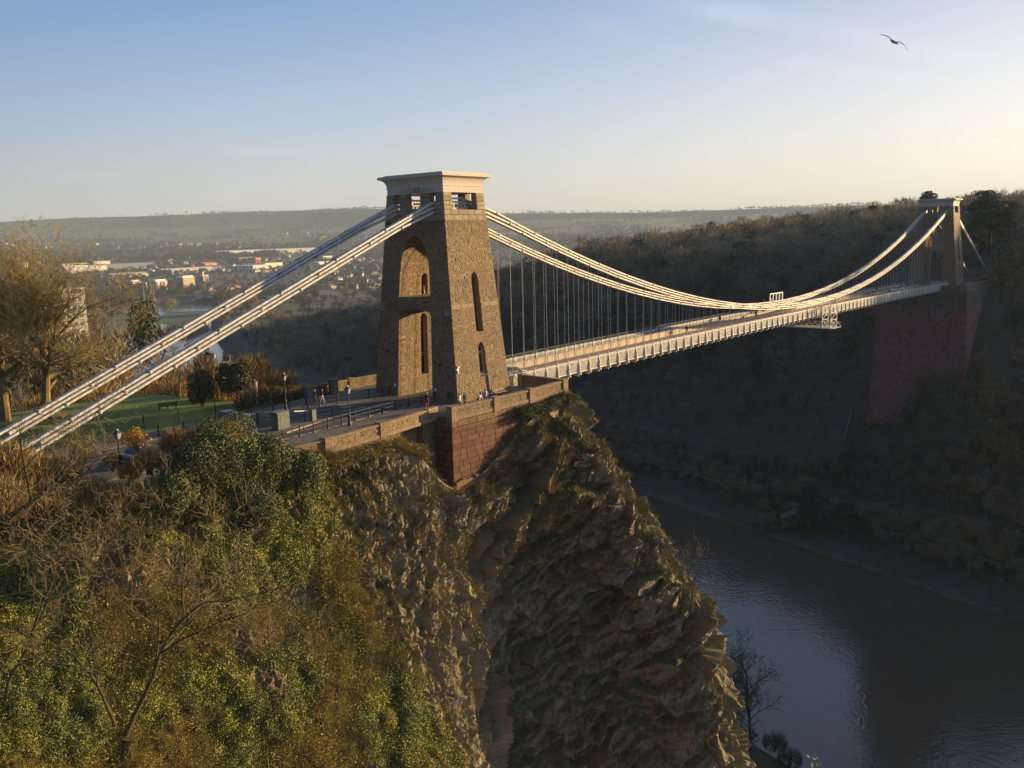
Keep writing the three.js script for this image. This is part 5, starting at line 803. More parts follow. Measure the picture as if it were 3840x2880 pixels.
[[305, 1745, 66, 1.2, 1.8, 96, 'bright yellow bush just right of the lower chain foot'], [520, 1690, 68, 1.25, 1.7, 97, 'bright yellow bush under the lamp lantern'], [420, 1745, 66, 0.6, 0.9, 98, 'small yellow bush left of the dark car']].forEach(([u, v, d, r, h, s, l]) => { const p = at(u, v, d); bush('yellow_bush', l, 'shrub', p.toArray(), r, h, 1500, 0.075, r2 => r2() < 0.6 ? [0.42, 0.22, 0.02] : [0.32, 0.17, 0.02], s, null, mat.leafSoft); });
[[120, 1830, 62, 3, 3.2, 101, 'wide tawny thicket over the feet of the chains'], [30, 1800, 58, 2.2, 3, 102, 'tawny thicket at the left edge beside the chain foot'], [230, 1830, 63, 2.2, 2.6, 103, 'tawny thicket left of the yellow bush'], [-20, 1960, 55, 3, 3.4, 104, 'tall tawny thicket at the left edge, nearest the viewer'], [340, 1900, 61, 2.2, 2.4, 105, 'tawny thicket below the yellow bush'], [470, 1900, 62, 2.0, 2.2, 106, 'tawny thicket below the half hidden car'], [150, 1930, 59, 2.6, 2.8, 107, 'tawny thicket in front of the chain feet, lower row']].forEach(([u, v, d, r, h, s, l]) => { const p = at(u, v, d); twigBush('tawny_thicket', l, 'shrub', p.toArray(), r, h, 3200, r2 => r2() < 0.6 ? [0.32, 0.215, 0.075] : [0.24, 0.18, 0.06], s); });
// crooked trees on the overgrown slope
const crook = { levels: 4, kids: [7, 6, 5, 4], ratio: [0.6, 0.55, 0.5, 0.45], wobble: 0.22, bark: [0.10, 0.078, 0.042], twig: [0.17, 0.135, 0.065], minR: 0.011, first: 0.3, spread: 1, up: 0.02 };
const upI = (u0, v0, d0, u1, v1, d1) => { const a = at(u0, v0, d0), b = at(u1, v1, d1); return [a, b.clone().sub(a).normalize(), a.distanceTo(b)]; };
[[470, 2760, 50, 680, 2300, 48, 0.16, 111, 'crooked bare tree leaning right over the overgrown slope', 7], [430, 2720, 49.5, 330, 2480, 47, 0.12, 112, 'low crooked bare tree bending left near the slope foot', 5], [-40, 2000, 52, 190, 1790, 50, 0.2, 113, 'bare branching tree leaning in from the left edge below the chains', 6], [330, 2260, 55, 380, 1980, 53, 0.09, 114, 'thin bare sapling in the middle of the slope, left of the rock window', 4], [690, 2330, 57, 680, 2020, 55, 0.09, 115, 'thin upright bare sapling before the ivy curtain', 4], [250, 2190, 54, 330, 1960, 51, 0.1, 118, 'twisting bare sapling below the tawny thicket', 5], [20, 2620, 47, 60, 2180, 47, 0.11, 116, 'tall thin trunk at the left edge, clad in lichen', 3], [960, 2640, 63, 985, 2330, 62, 0.05, 117, 'pale leaning sapling near the bare rock face', 3]].forEach(([u0, v0, d0, u1, v1, d1, r, s, l]) => { const [a, d, L] = upI(u0, v0, d0, u1, v1, d1); bareTree('crooked_tree', l, 'tree', a.toArray(), { ...crook, seed: s, len: L, r, dir: d, trunkSegs: 7 }); });
{ const [a, d, L] = upI(2590, 2290, 107, 2625, 2110, 106); bareTree('small_tree', 'small bare tree clinging to the cliff edge above the river', 'tree', a.toArray(), { ...crook, seed: 121, len: L, r: 0.11, dir: d, kids: [6, 5, 4, 3] }); }
[[2815, 2795, 16, 131, 'tallest bare tree by the water at the foot of the cliff', 0.24], [2745, 2760, 12, 132, 'bare tree by the water, middle of the riverside three', 0.2], [2700, 2740, 10, 133, 'bare tree by the water closest to the rock', 0.18], [2790, 2850, 7, 135, 'slender bare tree in front of the riverside three', 0.12]].forEach(([u, v, h, s, l, r]) => { const p = atY(u, v, -67); bareTree('riverside_tree', l, 'tree', [p.x, -68, p.z], { seed: s, len: h * 0.86, r, levels: 4, kids: [17, 6, 4, 3], ratio: [0.30, 0.5, 0.5, 0.5], first: 0.22, wobble: 0.03, up: 0.05, spread: 1.1, bark: [0.03, 0.026, 0.02], twig: [0.045, 0.042, 0.028], minR: 0.03 }); });
for (const [u, v, s, l] of [[2905, 2800, 141, 'dark bush at the water edge right of the riverside trees'], [2960, 2860, 142, 'low dark bush on the river bank at the bottom of the view']]) { const p = atY(u, v, -68.5); twigBush('riverside_bush', l, 'shrub', [p.x, -69, p.z], 3, 3.4, 1500, () => [0.035, 0.036, 0.02], s); }
{ const p = at(3060, 2890, 9), t = thing('leafy_sprig', 'yellow green sprig poking up at the bottom edge before the river', 'plant', p.toArray()), st = new MB().col(0.3, 0.28, 0.1), lf = new MB(), rnd = rng(150), rt = V3(1, 0, 0).applyQuaternion(camera.quaternion); st.tube(V3(0, -0.4, 0), V3(0, 0.1, 0), 0.006, 0.004, 4).tube(V3(0, 0.1, 0), rt.clone().multiplyScalar(0.015).add(V3(0, 0.26, 0)), 0.004, 0.002, 4).tube(V3(0, 0.0, 0), rt.clone().multiplyScalar(0.06).add(V3(0, 0.08, 0)), 0.004, 0.002, 4); part('stem', st, mat.plain, t);
  for (let i = 0; i < 12; i++) { const b = rt.clone().multiplyScalar((rnd() - 0.55) * 0.12).add(V3(0, 0.01 + rnd() * 0.14, (rnd() - 0.5) * 0.06)), d = V3(rnd() - 0.5, rnd() * 0.8, rnd() - 0.5).normalize().multiplyScalar(0.05), w = d.clone().cross(V3(0, 1, 0.3)).normalize().multiplyScalar(0.009), q = new MB().col(0.36, 0.36, 0.08); q.tri(b, b.clone().addScaledVector(d, 0.5).add(w), b.clone().add(d)).tri(b, b.clone().add(d), b.clone().addScaledVector(d, 0.5).sub(w)); part('leaf', q, mat.leafSoft, t); } }
// ---- scattered cover on the cliff
[[-18.2, -14.6, 2.8, 151, 'brown shrub directly behind the iron fence, left of four'], [-15.4, -15.2, 3.2, 152, 'brown shrub directly behind the iron fence, second of four'], [-13, -14.7, 2.6, 153, 'brown shrub directly behind the iron fence, third of four'], [-10.6, -15, 2.3, 154, 'low brown shrub behind the gate pier at the fence end']].forEach(([x, z, h, s, l]) => twigBush('brown_shrub', l, 'shrub', [x, -0.4, z], 1.6, h, 900, brown, s));
function cloneSet(parent, name, geos, items, material) {        // items: [x,y,z,s,quaternion|yaw,color]
  const per = geos.map(() => []); items.forEach((it, i) => per[i % geos.length].push(it)); const m4 = new THREE.Matrix4(), q = new THREE.Quaternion(), c = new THREE.Color();
  geos.forEach((g, k) => { const L = per[k]; if (!L.length) return; const im = shade(new THREE.InstancedMesh(g, material, L.length)); im.name = name; L.forEach((it, i) => { if (typeof it[4] === 'number') q.setFromAxisAngle(V3(0, 1, 0), it[4]); else q.copy(it[4]); m4.compose(V3(it[0], it[1], it[2]), q, Array.isArray(it[3]) ? V3(...it[3]) : V3(it[3], it[3], it[3])); im.setMatrixAt(i, m4); im.setColorAt(i, c.setRGB(...it[5])); }); parent.add(im); });
}
const stuffGroup = (name, label, cat) => { const g = new THREE.Group(); g.name = name; scene.add(g); return tag(g, label, cat, null, 'stuff'); };
const gray = k => () => [k, k, k];
const ivyG = [1, 2, 3].map(s => { const r = rng(200 + s), b = new MB(); for (let i = 0; i < 80; i++) { const a = r() * 6.28, q = 0.55 * Math.sqrt(r()), p = V3(Math.cos(a) * q, 0.30 * (1 - q * q * 2) * (0.4 + 0.8 * r()), Math.sin(a) * q), n = jit(V3(p.x, 0.7, p.z), 0.6, r), v = jit(V3(p.x * 0.3, -1, p.z), 0.9, r), w = n.clone().cross(v).normalize(), z = 0.035 + 0.04 * r(), t = 0.72 + 0.55 * r(); b.col(t, t, t * (0.8 + 0.4 * r())); b.tri(p.clone().addScaledVector(v, z), p.clone().addScaledVector(w, z * 0.6), p.clone().addScaledVector(v, -z * 0.6)).tri(p.clone().addScaledVector(v, z), p.clone().addScaledVector(v, -z * 0.6), p.clone().addScaledVector(w, -z * 0.6)); } return b.geom(); });
const twigG = [1, 2, 3, 4].map(s => { const r = rng(220 + s), b = new MB(); for (let i = 0; i < 26; i++) { const a = r() * 6.28, q = 0.25 * r(), e = 0.45 + 0.5 * r(), p = V3(Math.cos(a) * q, r() * 0.2, Math.sin(a) * q), d = V3(Math.cos(a) * e * (0.4 + r()) + 0.3 * (r() - 0.5), 0.45 + 0.45 * r(), Math.sin(a) * e * (0.4 + r()) + 0.3 * (r() - 0.5)), w = V3(r() - 0.5, r() - 0.5, r() - 0.5).normalize().multiplyScalar(0.008 + 0.012 * r() * r()), t = 0.55 + 0.7 * r(), m = p.clone().addScaledVector(d, 0.55).add(V3((r() - 0.5) * 0.16, 0.05, (r() - 0.5) * 0.16)), e2 = p.clone().add(d).add(V3((r() - 0.5) * 0.34, -0.12 * r(), (r() - 0.5) * 0.34)); b.col(t * 1.05, t * 0.85, t * 0.95); b.tri(p.clone().add(w), p.clone().sub(w), m).tri(m.clone().addScaledVector(w, 0.8), m.clone().addScaledVector(w, -0.8), e2); }
  for (let i = 0; i < 74; i++) { const d = V3(r() - 0.5, 0.1 + 0.8 * r(), r() - 0.5).normalize(), k = 0.35 + 0.5 * Math.sqrt(r()), p = V3(d.x * k, d.y * k * 0.8, d.z * k), z = 0.022 + 0.03 * r(), v = jit(d, 1, r), w = v.clone().cross(jit(d, 1, r)).normalize(), t = 0.62 + 0.5 * r() * (0.5 + k * 0.6); b.col(t, t, t); b.tri(p.clone().addScaledVector(v, z * 1.5), p.clone().addScaledVector(w, z), p.clone().addScaledVector(w, -z)); } return b.geom(); });
const tuftG = [1, 2, 3].map(s => { const r = rng(240 + s), b = new MB(); for (let i = 0; i < 44; i++) { const a = r() * 6.28, q = 0.35 * Math.sqrt(r()), p = V3(Math.cos(a) * q, 0, Math.sin(a) * q), d = V3((r() - 0.5) * 0.4 + Math.cos(a) * 0.15, 0.25 + 0.25 * r(), (r() - 0.5) * 0.4 + Math.sin(a) * 0.15), w = V3(r() - 0.5, 0, r() - 0.5).normalize().multiplyScalar(0.022), t = 0.55 + 0.8 * r(); b.col(t, t, t); b.tri(p.clone().add(w), p.clone().sub(w), p.clone().add(d)); } return b.geom(); });
{
  const rnd = rng(300), [NS, NT] = cliffN, ivy = [], twigs = [], tufts = [], Y = V3(0, 1, 0), tmp = new THREE.Quaternion();
  const bnd = v => table([[1650, 1200], [1750, 1215], [2000, 1250], [2300, 1400], [2600, 1590], [2880, 1690]], v);
  const ivyB = [[1010, 1800, 150], [1090, 1960, 130], [60, 2250, 220], [150, 2480, 190], [40, 2020, 130], [950, 2060, 170], [930, 1900, 160], [840, 2080, 100], [960, 2640, 130], [880, 2790, 90], [1480, 2660, 110], [1550, 2780, 140], [260, 2740, 120], [540, 2640, 90], [60, 2700, 120], [560, 1960, 120], [760, 2560, 90], [1080, 2520, 80]];
  const blob = (B, u, v) => B.reduce((a, [x, y, r]) => Math.max(a, Math.exp(-((u - x) ** 2 + (v - y) ** 2) / (r * r) * 0.9)), 0);
  let tries = 0;
  while (tries++ < 230000) {
    const i = Math.floor(rnd() * NS), j = Math.floor(NT * rnd()), id = j * (NS + 1) + i, [p, n] = cliffAt(id), [s, t] = cliffS[id]; if (n.y < -0.35) continue;
    const [u, v, dep] = toPhoto(p); if (u < -260 || u > 3000 || v > 3150 || v < 1400) continue;
    const nz = fbm(p.x / 2.5, p.y / 2.5, p.z / 2.5, 3), nb = fbm(p.x / 7, p.y / 7, p.z / 7, 3), left = u < bnd(v) + 130 * nz + 60 * nb ? 1 : 0;
    const q = () => { tmp.setFromUnitVectors(Y, n.clone().lerp(Y, 0.35).normalize()); return tmp.clone().multiply(new THREE.Quaternion().setFromAxisAngle(Y, rnd() * 6.28)); };
    const near = dep / 75;
    if (left) {
      if (t < 0.1 && u > 1180) continue;
      const iv = blob(ivyB, u, v) + nb * 0.45, ba = blob(bareB, u, v) + nz * 0.3; if (ba > 0.5) { if (rnd() < 0.97) continue; }
      if (iv > 0.26 && rnd() < 0.85) { const k = 0.75 + 0.5 * rnd(), y = sstep(-0.2, 0.3, nz) * 0.5; ivy.push([p.x + n.x * 0.12, p.y + n.y * 0.12, p.z + n.z * 0.12, (0.9 + 0.8 * rnd()) * near, q(), [(0.16 + 0.20 * y) * k, (0.185 + 0.14 * y) * k, 0.042 * k]]); }
      else if (rnd() < 0.30) { const k = 0.6 + 0.8 * rnd(), a = clamp(0.5 + 1.2 * nb + 0.5 * nz, 0, 1); twigs.push([p.x, p.y, p.z, (0.6 + 0.8 * rnd() * rnd() + (rnd() < 0.12 ? 1.1 * rnd() : 0)) * 1.15 * near, q(), (h => (h < 0.4 ? [0.22 * k, 0.225 * k, 0.05 * k] : h < 0.72 ? [0.32 * k, 0.275 * k, 0.055 * k] : [0.31 * k, 0.255 * k, 0.06 * k]))(clamp(0.5 + 1.5 * nb + 0.5 * nz + 0.3 * (rnd() - 0.5), 0, 1))]); }
    } else if (u < 2960) {
      const gul = s > 5.4 && s < 6.25 && nb > -0.1 && t > 0.7 ? 0.35 : 0, rimv = s > 6.2 && s < 7.5 && nz > -0.12 ? 0.30 : 0, flatv = sstep(0.25, 0.6, n.y) * 0.5;
      const wgt = flatv * (0.4 + 0.6 * sstep(-0.1, 0.25, nb)) + gul * 0.5 + rimv * (s > 6.7 ? 1 : 0.3) + (s < 5.6 ? 0.05 : 0); if (rnd() > wgt * 0.24) continue; const k = 0.7 + 0.6 * rnd();
      if (nb > 0.08 && rnd() < 0.4 || gul && rnd() < 0.5) ivy.push([p.x + n.x * 0.08, p.y + n.y * 0.08, p.z + n.z * 0.08, 0.6 + 0.7 * rnd(), q(), [0.10 * k, 0.12 * k, 0.03 * k]]);
      else if (rnd() < 0.72) tufts.push([p.x, p.y, p.z, 0.7 + 0.9 * rnd(), q(), [lerp(0.17, 0.27, rnd()) * k, 0.195 * k, 0.05 * k]]); else twigs.push([p.x, p.y, p.z, 0.5 + 0.5 * rnd(), q(), [0.25 * k, 0.17 * k, 0.05 * k]]);
    }
  }
  // a band of ivy hanging over the parapet foot beside the red wall, and rough growth along the rim
  for (let i = 0; i < 500; i++) { const x = -1 + rnd() * 10.5; ivy.push([x, -0.6 + (rnd() - 0.6) * 1.3, 12.5 + rnd() * 1.2, 0.5 + 0.5 * rnd(), rnd() * 6.28, [0.055, 0.07, 0.02]]); }
  for (let i = 0; i < 420; i++) { const x = -28 + rnd() * 12.5, e = 0.7 + 0.6 * rnd(); (rnd() < 0.3 ? ivy : rnd() < 0.5 ? tufts : twigs).push([x, -1.4 + 1.0 * rnd() - (x > -19 ? (x + 19) * 0.5 : 0), 12.35 + 0.9 * rnd(), 0.5 + 0.6 * rnd(), rnd() * 6.28, [0.24 * e, 0.2 * e, 0.05 * e]]); }
  for (let i = 0; i < 260; i++) { const q = rimPts[Math.floor(rnd() * rimPts.length)]; if (q.x < -21 || q.x > 9) continue; const e = 0.7 + 0.6 * rnd(); (rnd() < 0.4 ? tufts : rnd() < 0.5 ? ivy : twigs).push([q.x + rnd() - 0.5, q.y + 0.05, q.z - rnd() * 1.2, 0.5 + 0.6 * rnd(), rnd() * 6.28, [0.2 * e, 0.18 * e, 0.05 * e]]); }
  for (let i = 0; i < 4200; i++) { const x = -78 + rnd() * 58, k = rnd(); let zr = 12.4; for (let q = 1; q < rimPts.length; q++) if (rimPts[q].x >= x) { zr = rimPts[q].z; break; } if (x > -28) continue; const e = 0.7 + 0.6 * rnd(); (rnd() < 0.3 ? tufts : twigs).push([x, -0.6, zr - (x > -28 ? 0.1 : 3) * k * k + 0.4, 0.8 + rnd() * 0.9, rnd() * 6.28, [0.19 * e, 0.13 * e, 0.035 * e]]); }
  cloneSet(stuffGroup('ivy', 'ivy clothing the rock in green patches', 'ivy'), 'leaf_clump', ivyG, ivy, mat.leaf);
  cloneSet(stuffGroup('undergrowth', 'brown leafless undergrowth covering the near slope', 'undergrowth'), 'shoot_clump', twigG, twigs, mat.twig);
  cloneSet(stuffGroup('grass', 'dry grass tufts on the rock ledges', 'grass'), 'tuft', tuftG, tufts, mat.veg);
  console.log('cliff cover', ivy.length, twigs.length, tufts.length);
}
// ---- woods of the far side
function woodGeo(seed, ever) {
  const r = rng(seed), b = new MB(), cy = 0.62, rx = ever ? 0.26 : 0.30, ry = 0.36; b.col(0.7, 0.62, 0.5); b.tube(V3(0, -0.1, 0), V3(0, 0.5, 0), 0.02, 0.012, 4);
  for (let i = 0; i < 7; i++) { const a = r() * 6.28, e = V3(Math.cos(a) * rx * 0.8, 0.55 + 0.35 * r(), Math.sin(a) * rx * 0.8); b.tube(V3(0, 0.25 + 0.25 * r(), 0), e, 0.010, 0.004, 3); }
  const lob = Array.from({ length: 6 }, () => V3((r() - 0.5) * rx, cy + (r() - 0.4) * ry, (r() - 0.5) * rx));
  for (let i = 0; i < (ever ? 240 : 250); i++) {
    const L = lob[i % 6], d = V3(r() - 0.5, r() - 0.4, r() - 0.5).normalize(), p = L.clone().addScaledVector(d, rx * (0.35 + 0.4 * Math.sqrt(r()))), t = 0.6 + 0.8 * r(); b.col(t, t, t);
    if (ever) { const s = 0.028 + 0.03 * r(), v = jit(d, 1, r), w = v.clone().cross(jit(d, 1, r)).normalize(); b.tri(p.clone().addScaledVector(v, s), p.clone().addScaledVector(w, s), p.clone().addScaledVector(w, -s)); }
    else { const u = V3(d.x + (r() - 0.5), 0.5 + d.y + 0.5 * r(), d.z + (r() - 0.5)).normalize(), w = V3(r() - 0.5, r() - 0.5, r() - 0.5).normalize().multiplyScalar(0.006 + 0.007 * r()); b.tri(p.clone().add(w), p.clone().sub(w), p.clone().addScaledVector(u, 0.1 + 0.12 * r())); }
  }
  return b.geom();
}
{
  const rnd = rng(400), bare = [], ever = [], geosB = [1, 2, 3, 4].map(k => woodGeo(410 + k, false)), geosE = [1, 2, 3].map(k => woodGeo(420 + k, true));
  const inView = p => { const [u, v, d] = toPhoto(p); return d > 0 && u > -300 && u < 4150 && v > -100 && v < 3000; };
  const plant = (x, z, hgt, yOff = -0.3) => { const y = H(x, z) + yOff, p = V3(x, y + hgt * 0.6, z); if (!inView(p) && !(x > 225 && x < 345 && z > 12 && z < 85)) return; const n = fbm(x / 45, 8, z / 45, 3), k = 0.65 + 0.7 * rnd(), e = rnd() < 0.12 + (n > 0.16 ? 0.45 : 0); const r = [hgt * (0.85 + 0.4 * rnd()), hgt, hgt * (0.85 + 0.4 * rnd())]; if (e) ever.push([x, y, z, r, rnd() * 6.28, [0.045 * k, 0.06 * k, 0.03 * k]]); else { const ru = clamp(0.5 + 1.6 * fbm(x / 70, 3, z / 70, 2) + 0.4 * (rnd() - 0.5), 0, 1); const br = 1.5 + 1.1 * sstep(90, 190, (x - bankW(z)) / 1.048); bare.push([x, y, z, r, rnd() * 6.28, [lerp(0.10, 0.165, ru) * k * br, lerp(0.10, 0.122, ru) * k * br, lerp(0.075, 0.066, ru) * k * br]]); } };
  for (let z = 88; z > -690; z -= 6.6) for (let d = 22; d < 640; d += d < 150 ? 6.2 : d < 300 ? 7 : 9) {
    const zz = z + (rnd() - 0.5) * 6, dd = d + (rnd() - 0.5) * 6, x = bankW(zz) + dd * 1.048; if (x > 197 && x < 250 && Math.abs(zz) < 13.4) continue; if (dd < 22) continue; if (x > 195 && x < 330 && Math.abs(zz) < 7) continue; 
    const open = fbm(x / 60, 5, zz / 60, 2) > 0.12 && zz < -230 && dd < 150; if (open && rnd() < 0.85) continue; if (dd < 36 && Math.abs(zz) > 40 && rnd() < 0.5) continue;
    const steep = dd < 60 ? 0.62 : 1; plant(x, zz, (7.5 + rnd() * 5 + rnd() * rnd() * 6) * steep);
  }
  for (let k = 0; k < 900; k++) { const x = 176 + rnd() * 26, z = -40 + rnd() * 80; if (x > 198.5 && Math.abs(z) < 13) continue; plant(x, z, 2.5 + rnd() * 4.5, -0.3); }
  for (let k = 0; k < 3000; k++) { const zz = 60 - rnd() * 330, dd = 9 + 20 * rnd(); if (dd > 15.6 && dd < 20.4 && rnd() < 0.8) continue; if (dd < 11 && rnd() < 0.6) continue; const x = bankW(zz) + dd * 1.048; plant(x, zz, 2 + rnd() * 3, -0.2); }          // scrub beside the track
  for (let k = 0; k < 2600; k++) { const x = -60 + rnd() * 260, z = -44 - rnd() * 560; if (x > bankW(z) - 100) continue; plant(x, z, 6 + rnd() * 6); }                                          // gardens and slopes of the near side
  const W = stuffGroup('woodland', 'bare winter woods covering the far side of the gorge in shade', 'woodland'); cloneSet(W, 'bare_crowns', geosB, bare, mat.twig); cloneSet(W, 'evergreen_crowns', geosE, ever, mat.leafSoft);
  // trees that stand out: dark pines by the far tower and on the skyline
  const pg = rng(431), PT = thing('pine_tree', 'dark pine standing clear of the bare woods on the far side', 'tree', [0, 0, 0], 0, 'dark pines on the wooded far side'), pt = new MB().col(0.09, 0.06, 0.04); pt.tube(V3(0, -1, 0), V3(0, 9, 0), 0.35, 0.28, 7).tube(V3(0, 9, 0), V3(0.3, 15, 0.2), 0.28, 0.1, 6); const lobes = []; for (let i = 0; i < 16; i++) { const a = pg() * 6.28, q = 1 + 3.2 * pg(), y = 6.5 + pg() * 9.5; lobes.push([Math.cos(a) * q, y, Math.sin(a) * q, 1.7 + pg() * 0.9, 0.8 + 0.5 * pg()]); pt.tube(V3(0, y - 0.8, 0), V3(Math.cos(a) * q, y, Math.sin(a) * q), 0.1, 0.05, 4); } part('trunk', pt, mat.bark, PT); part('crown', leafCloud(pg, 2600, lobes, 0.32, () => [0.03, 0.046, 0.022]), mat.leafSoft, PT);
  const spots = [[3672, 1010, 330, 1.25], [3705, 1020, 345, 1.35], [3740, 1030, 335, 1.15], [3650, 1000, 352, 1.3], [3770, 1025, 350, 1.1], [3690, 960, 380, 1.2], [2480, 960, 700, 0.9], [2250, 930, 800, 0.9], [2300, 940, 790, 0.8], [2800, 1010, 420, 0.9], [2765, 1020, 430, 0.85], [3005, 900, 560, 1], [3030, 905, 550, 0.9], [2550, 900, 690, 0.8], [3260, 880, 500, 1.0], [3330, 870, 520, 0.9], [3600, 860, 520, 0.9], [3790, 850, 560, 1], [2900, 950, 600, 0.8], [2700, 930, 640, 0.8], [2420, 950, 740, 0.9]];
  const where = { 0: 'pine beside the lower right leg of the far tower', 1: 'tall pine right of the far tower, middle of the dark clump', 2: 'pine at the right end of the dark clump by the far tower', 3: 'pine close behind the far tower right edge', 4: 'pine farthest right behind the toll houses', 5: 'pine high on the slope behind the dark clump right of the far tower', 6: 'dark pine on the ridge above the left half of the chains', 7: 'dark pine at the left end of the wooded ridge', 8: 'smaller dark pine beside the one at the left ridge end', 9: 'dark pine standing in the bare slope left of mid span, larger of two', 10: 'dark pine standing in the bare slope left of mid span, smaller of two', 11: 'dark pine below the ridge above mid span', 12: 'dark pine right beside the one below the ridge above mid span', 13: 'dark skyline pine left of the ridge middle', 14: 'dark pine left of the far tower on the upper slope', 15: 'dark pine nearest the far tower on its left', 16: 'dark pine on the slope top right of the far tower', 17: 'dark skyline pine near the right edge', 18: 'dark pine on the middle of the wooded ridge', 19: 'dark pine under the ridge middle', 20: 'dark pine second from the left on the wooded ridge' };
  spots.forEach(([u, v, d, s], i) => { const p = at(u, v, d), y = H(p.x, p.z) - 0.3; const o = i ? dup(PT, [p.x, y, p.z], i * 1.7) : PT; o.position.set(p.x, y, p.z); o.scale.setScalar(s); o.userData.label = where[i]; });
  { const p = at(3483, 742, 440), t = thing('round_tree', 'dark round headed tree showing above the far tower cornice', 'tree', [p.x, p.y - 11, p.z]), r = rng(77), L = []; for (let i = 0; i < 9; i++) L.push([(r() - 0.5) * 5.5, 10 + r() * 3.4, (r() - 0.5) * 5.5, 1.9, 1.4]); part('crown', leafCloud(r, 2400, L, 0.36, () => [0.04, 0.045, 0.025]), mat.leafSoft, t); part('trunk', new MB().col(0.09, 0.07, 0.05).tube(V3(0, -14, 0), V3(0, 10, 0), 0.5, 0.3, 7), mat.bark, t); }
  console.log('wood', bare.length, ever.length);
}
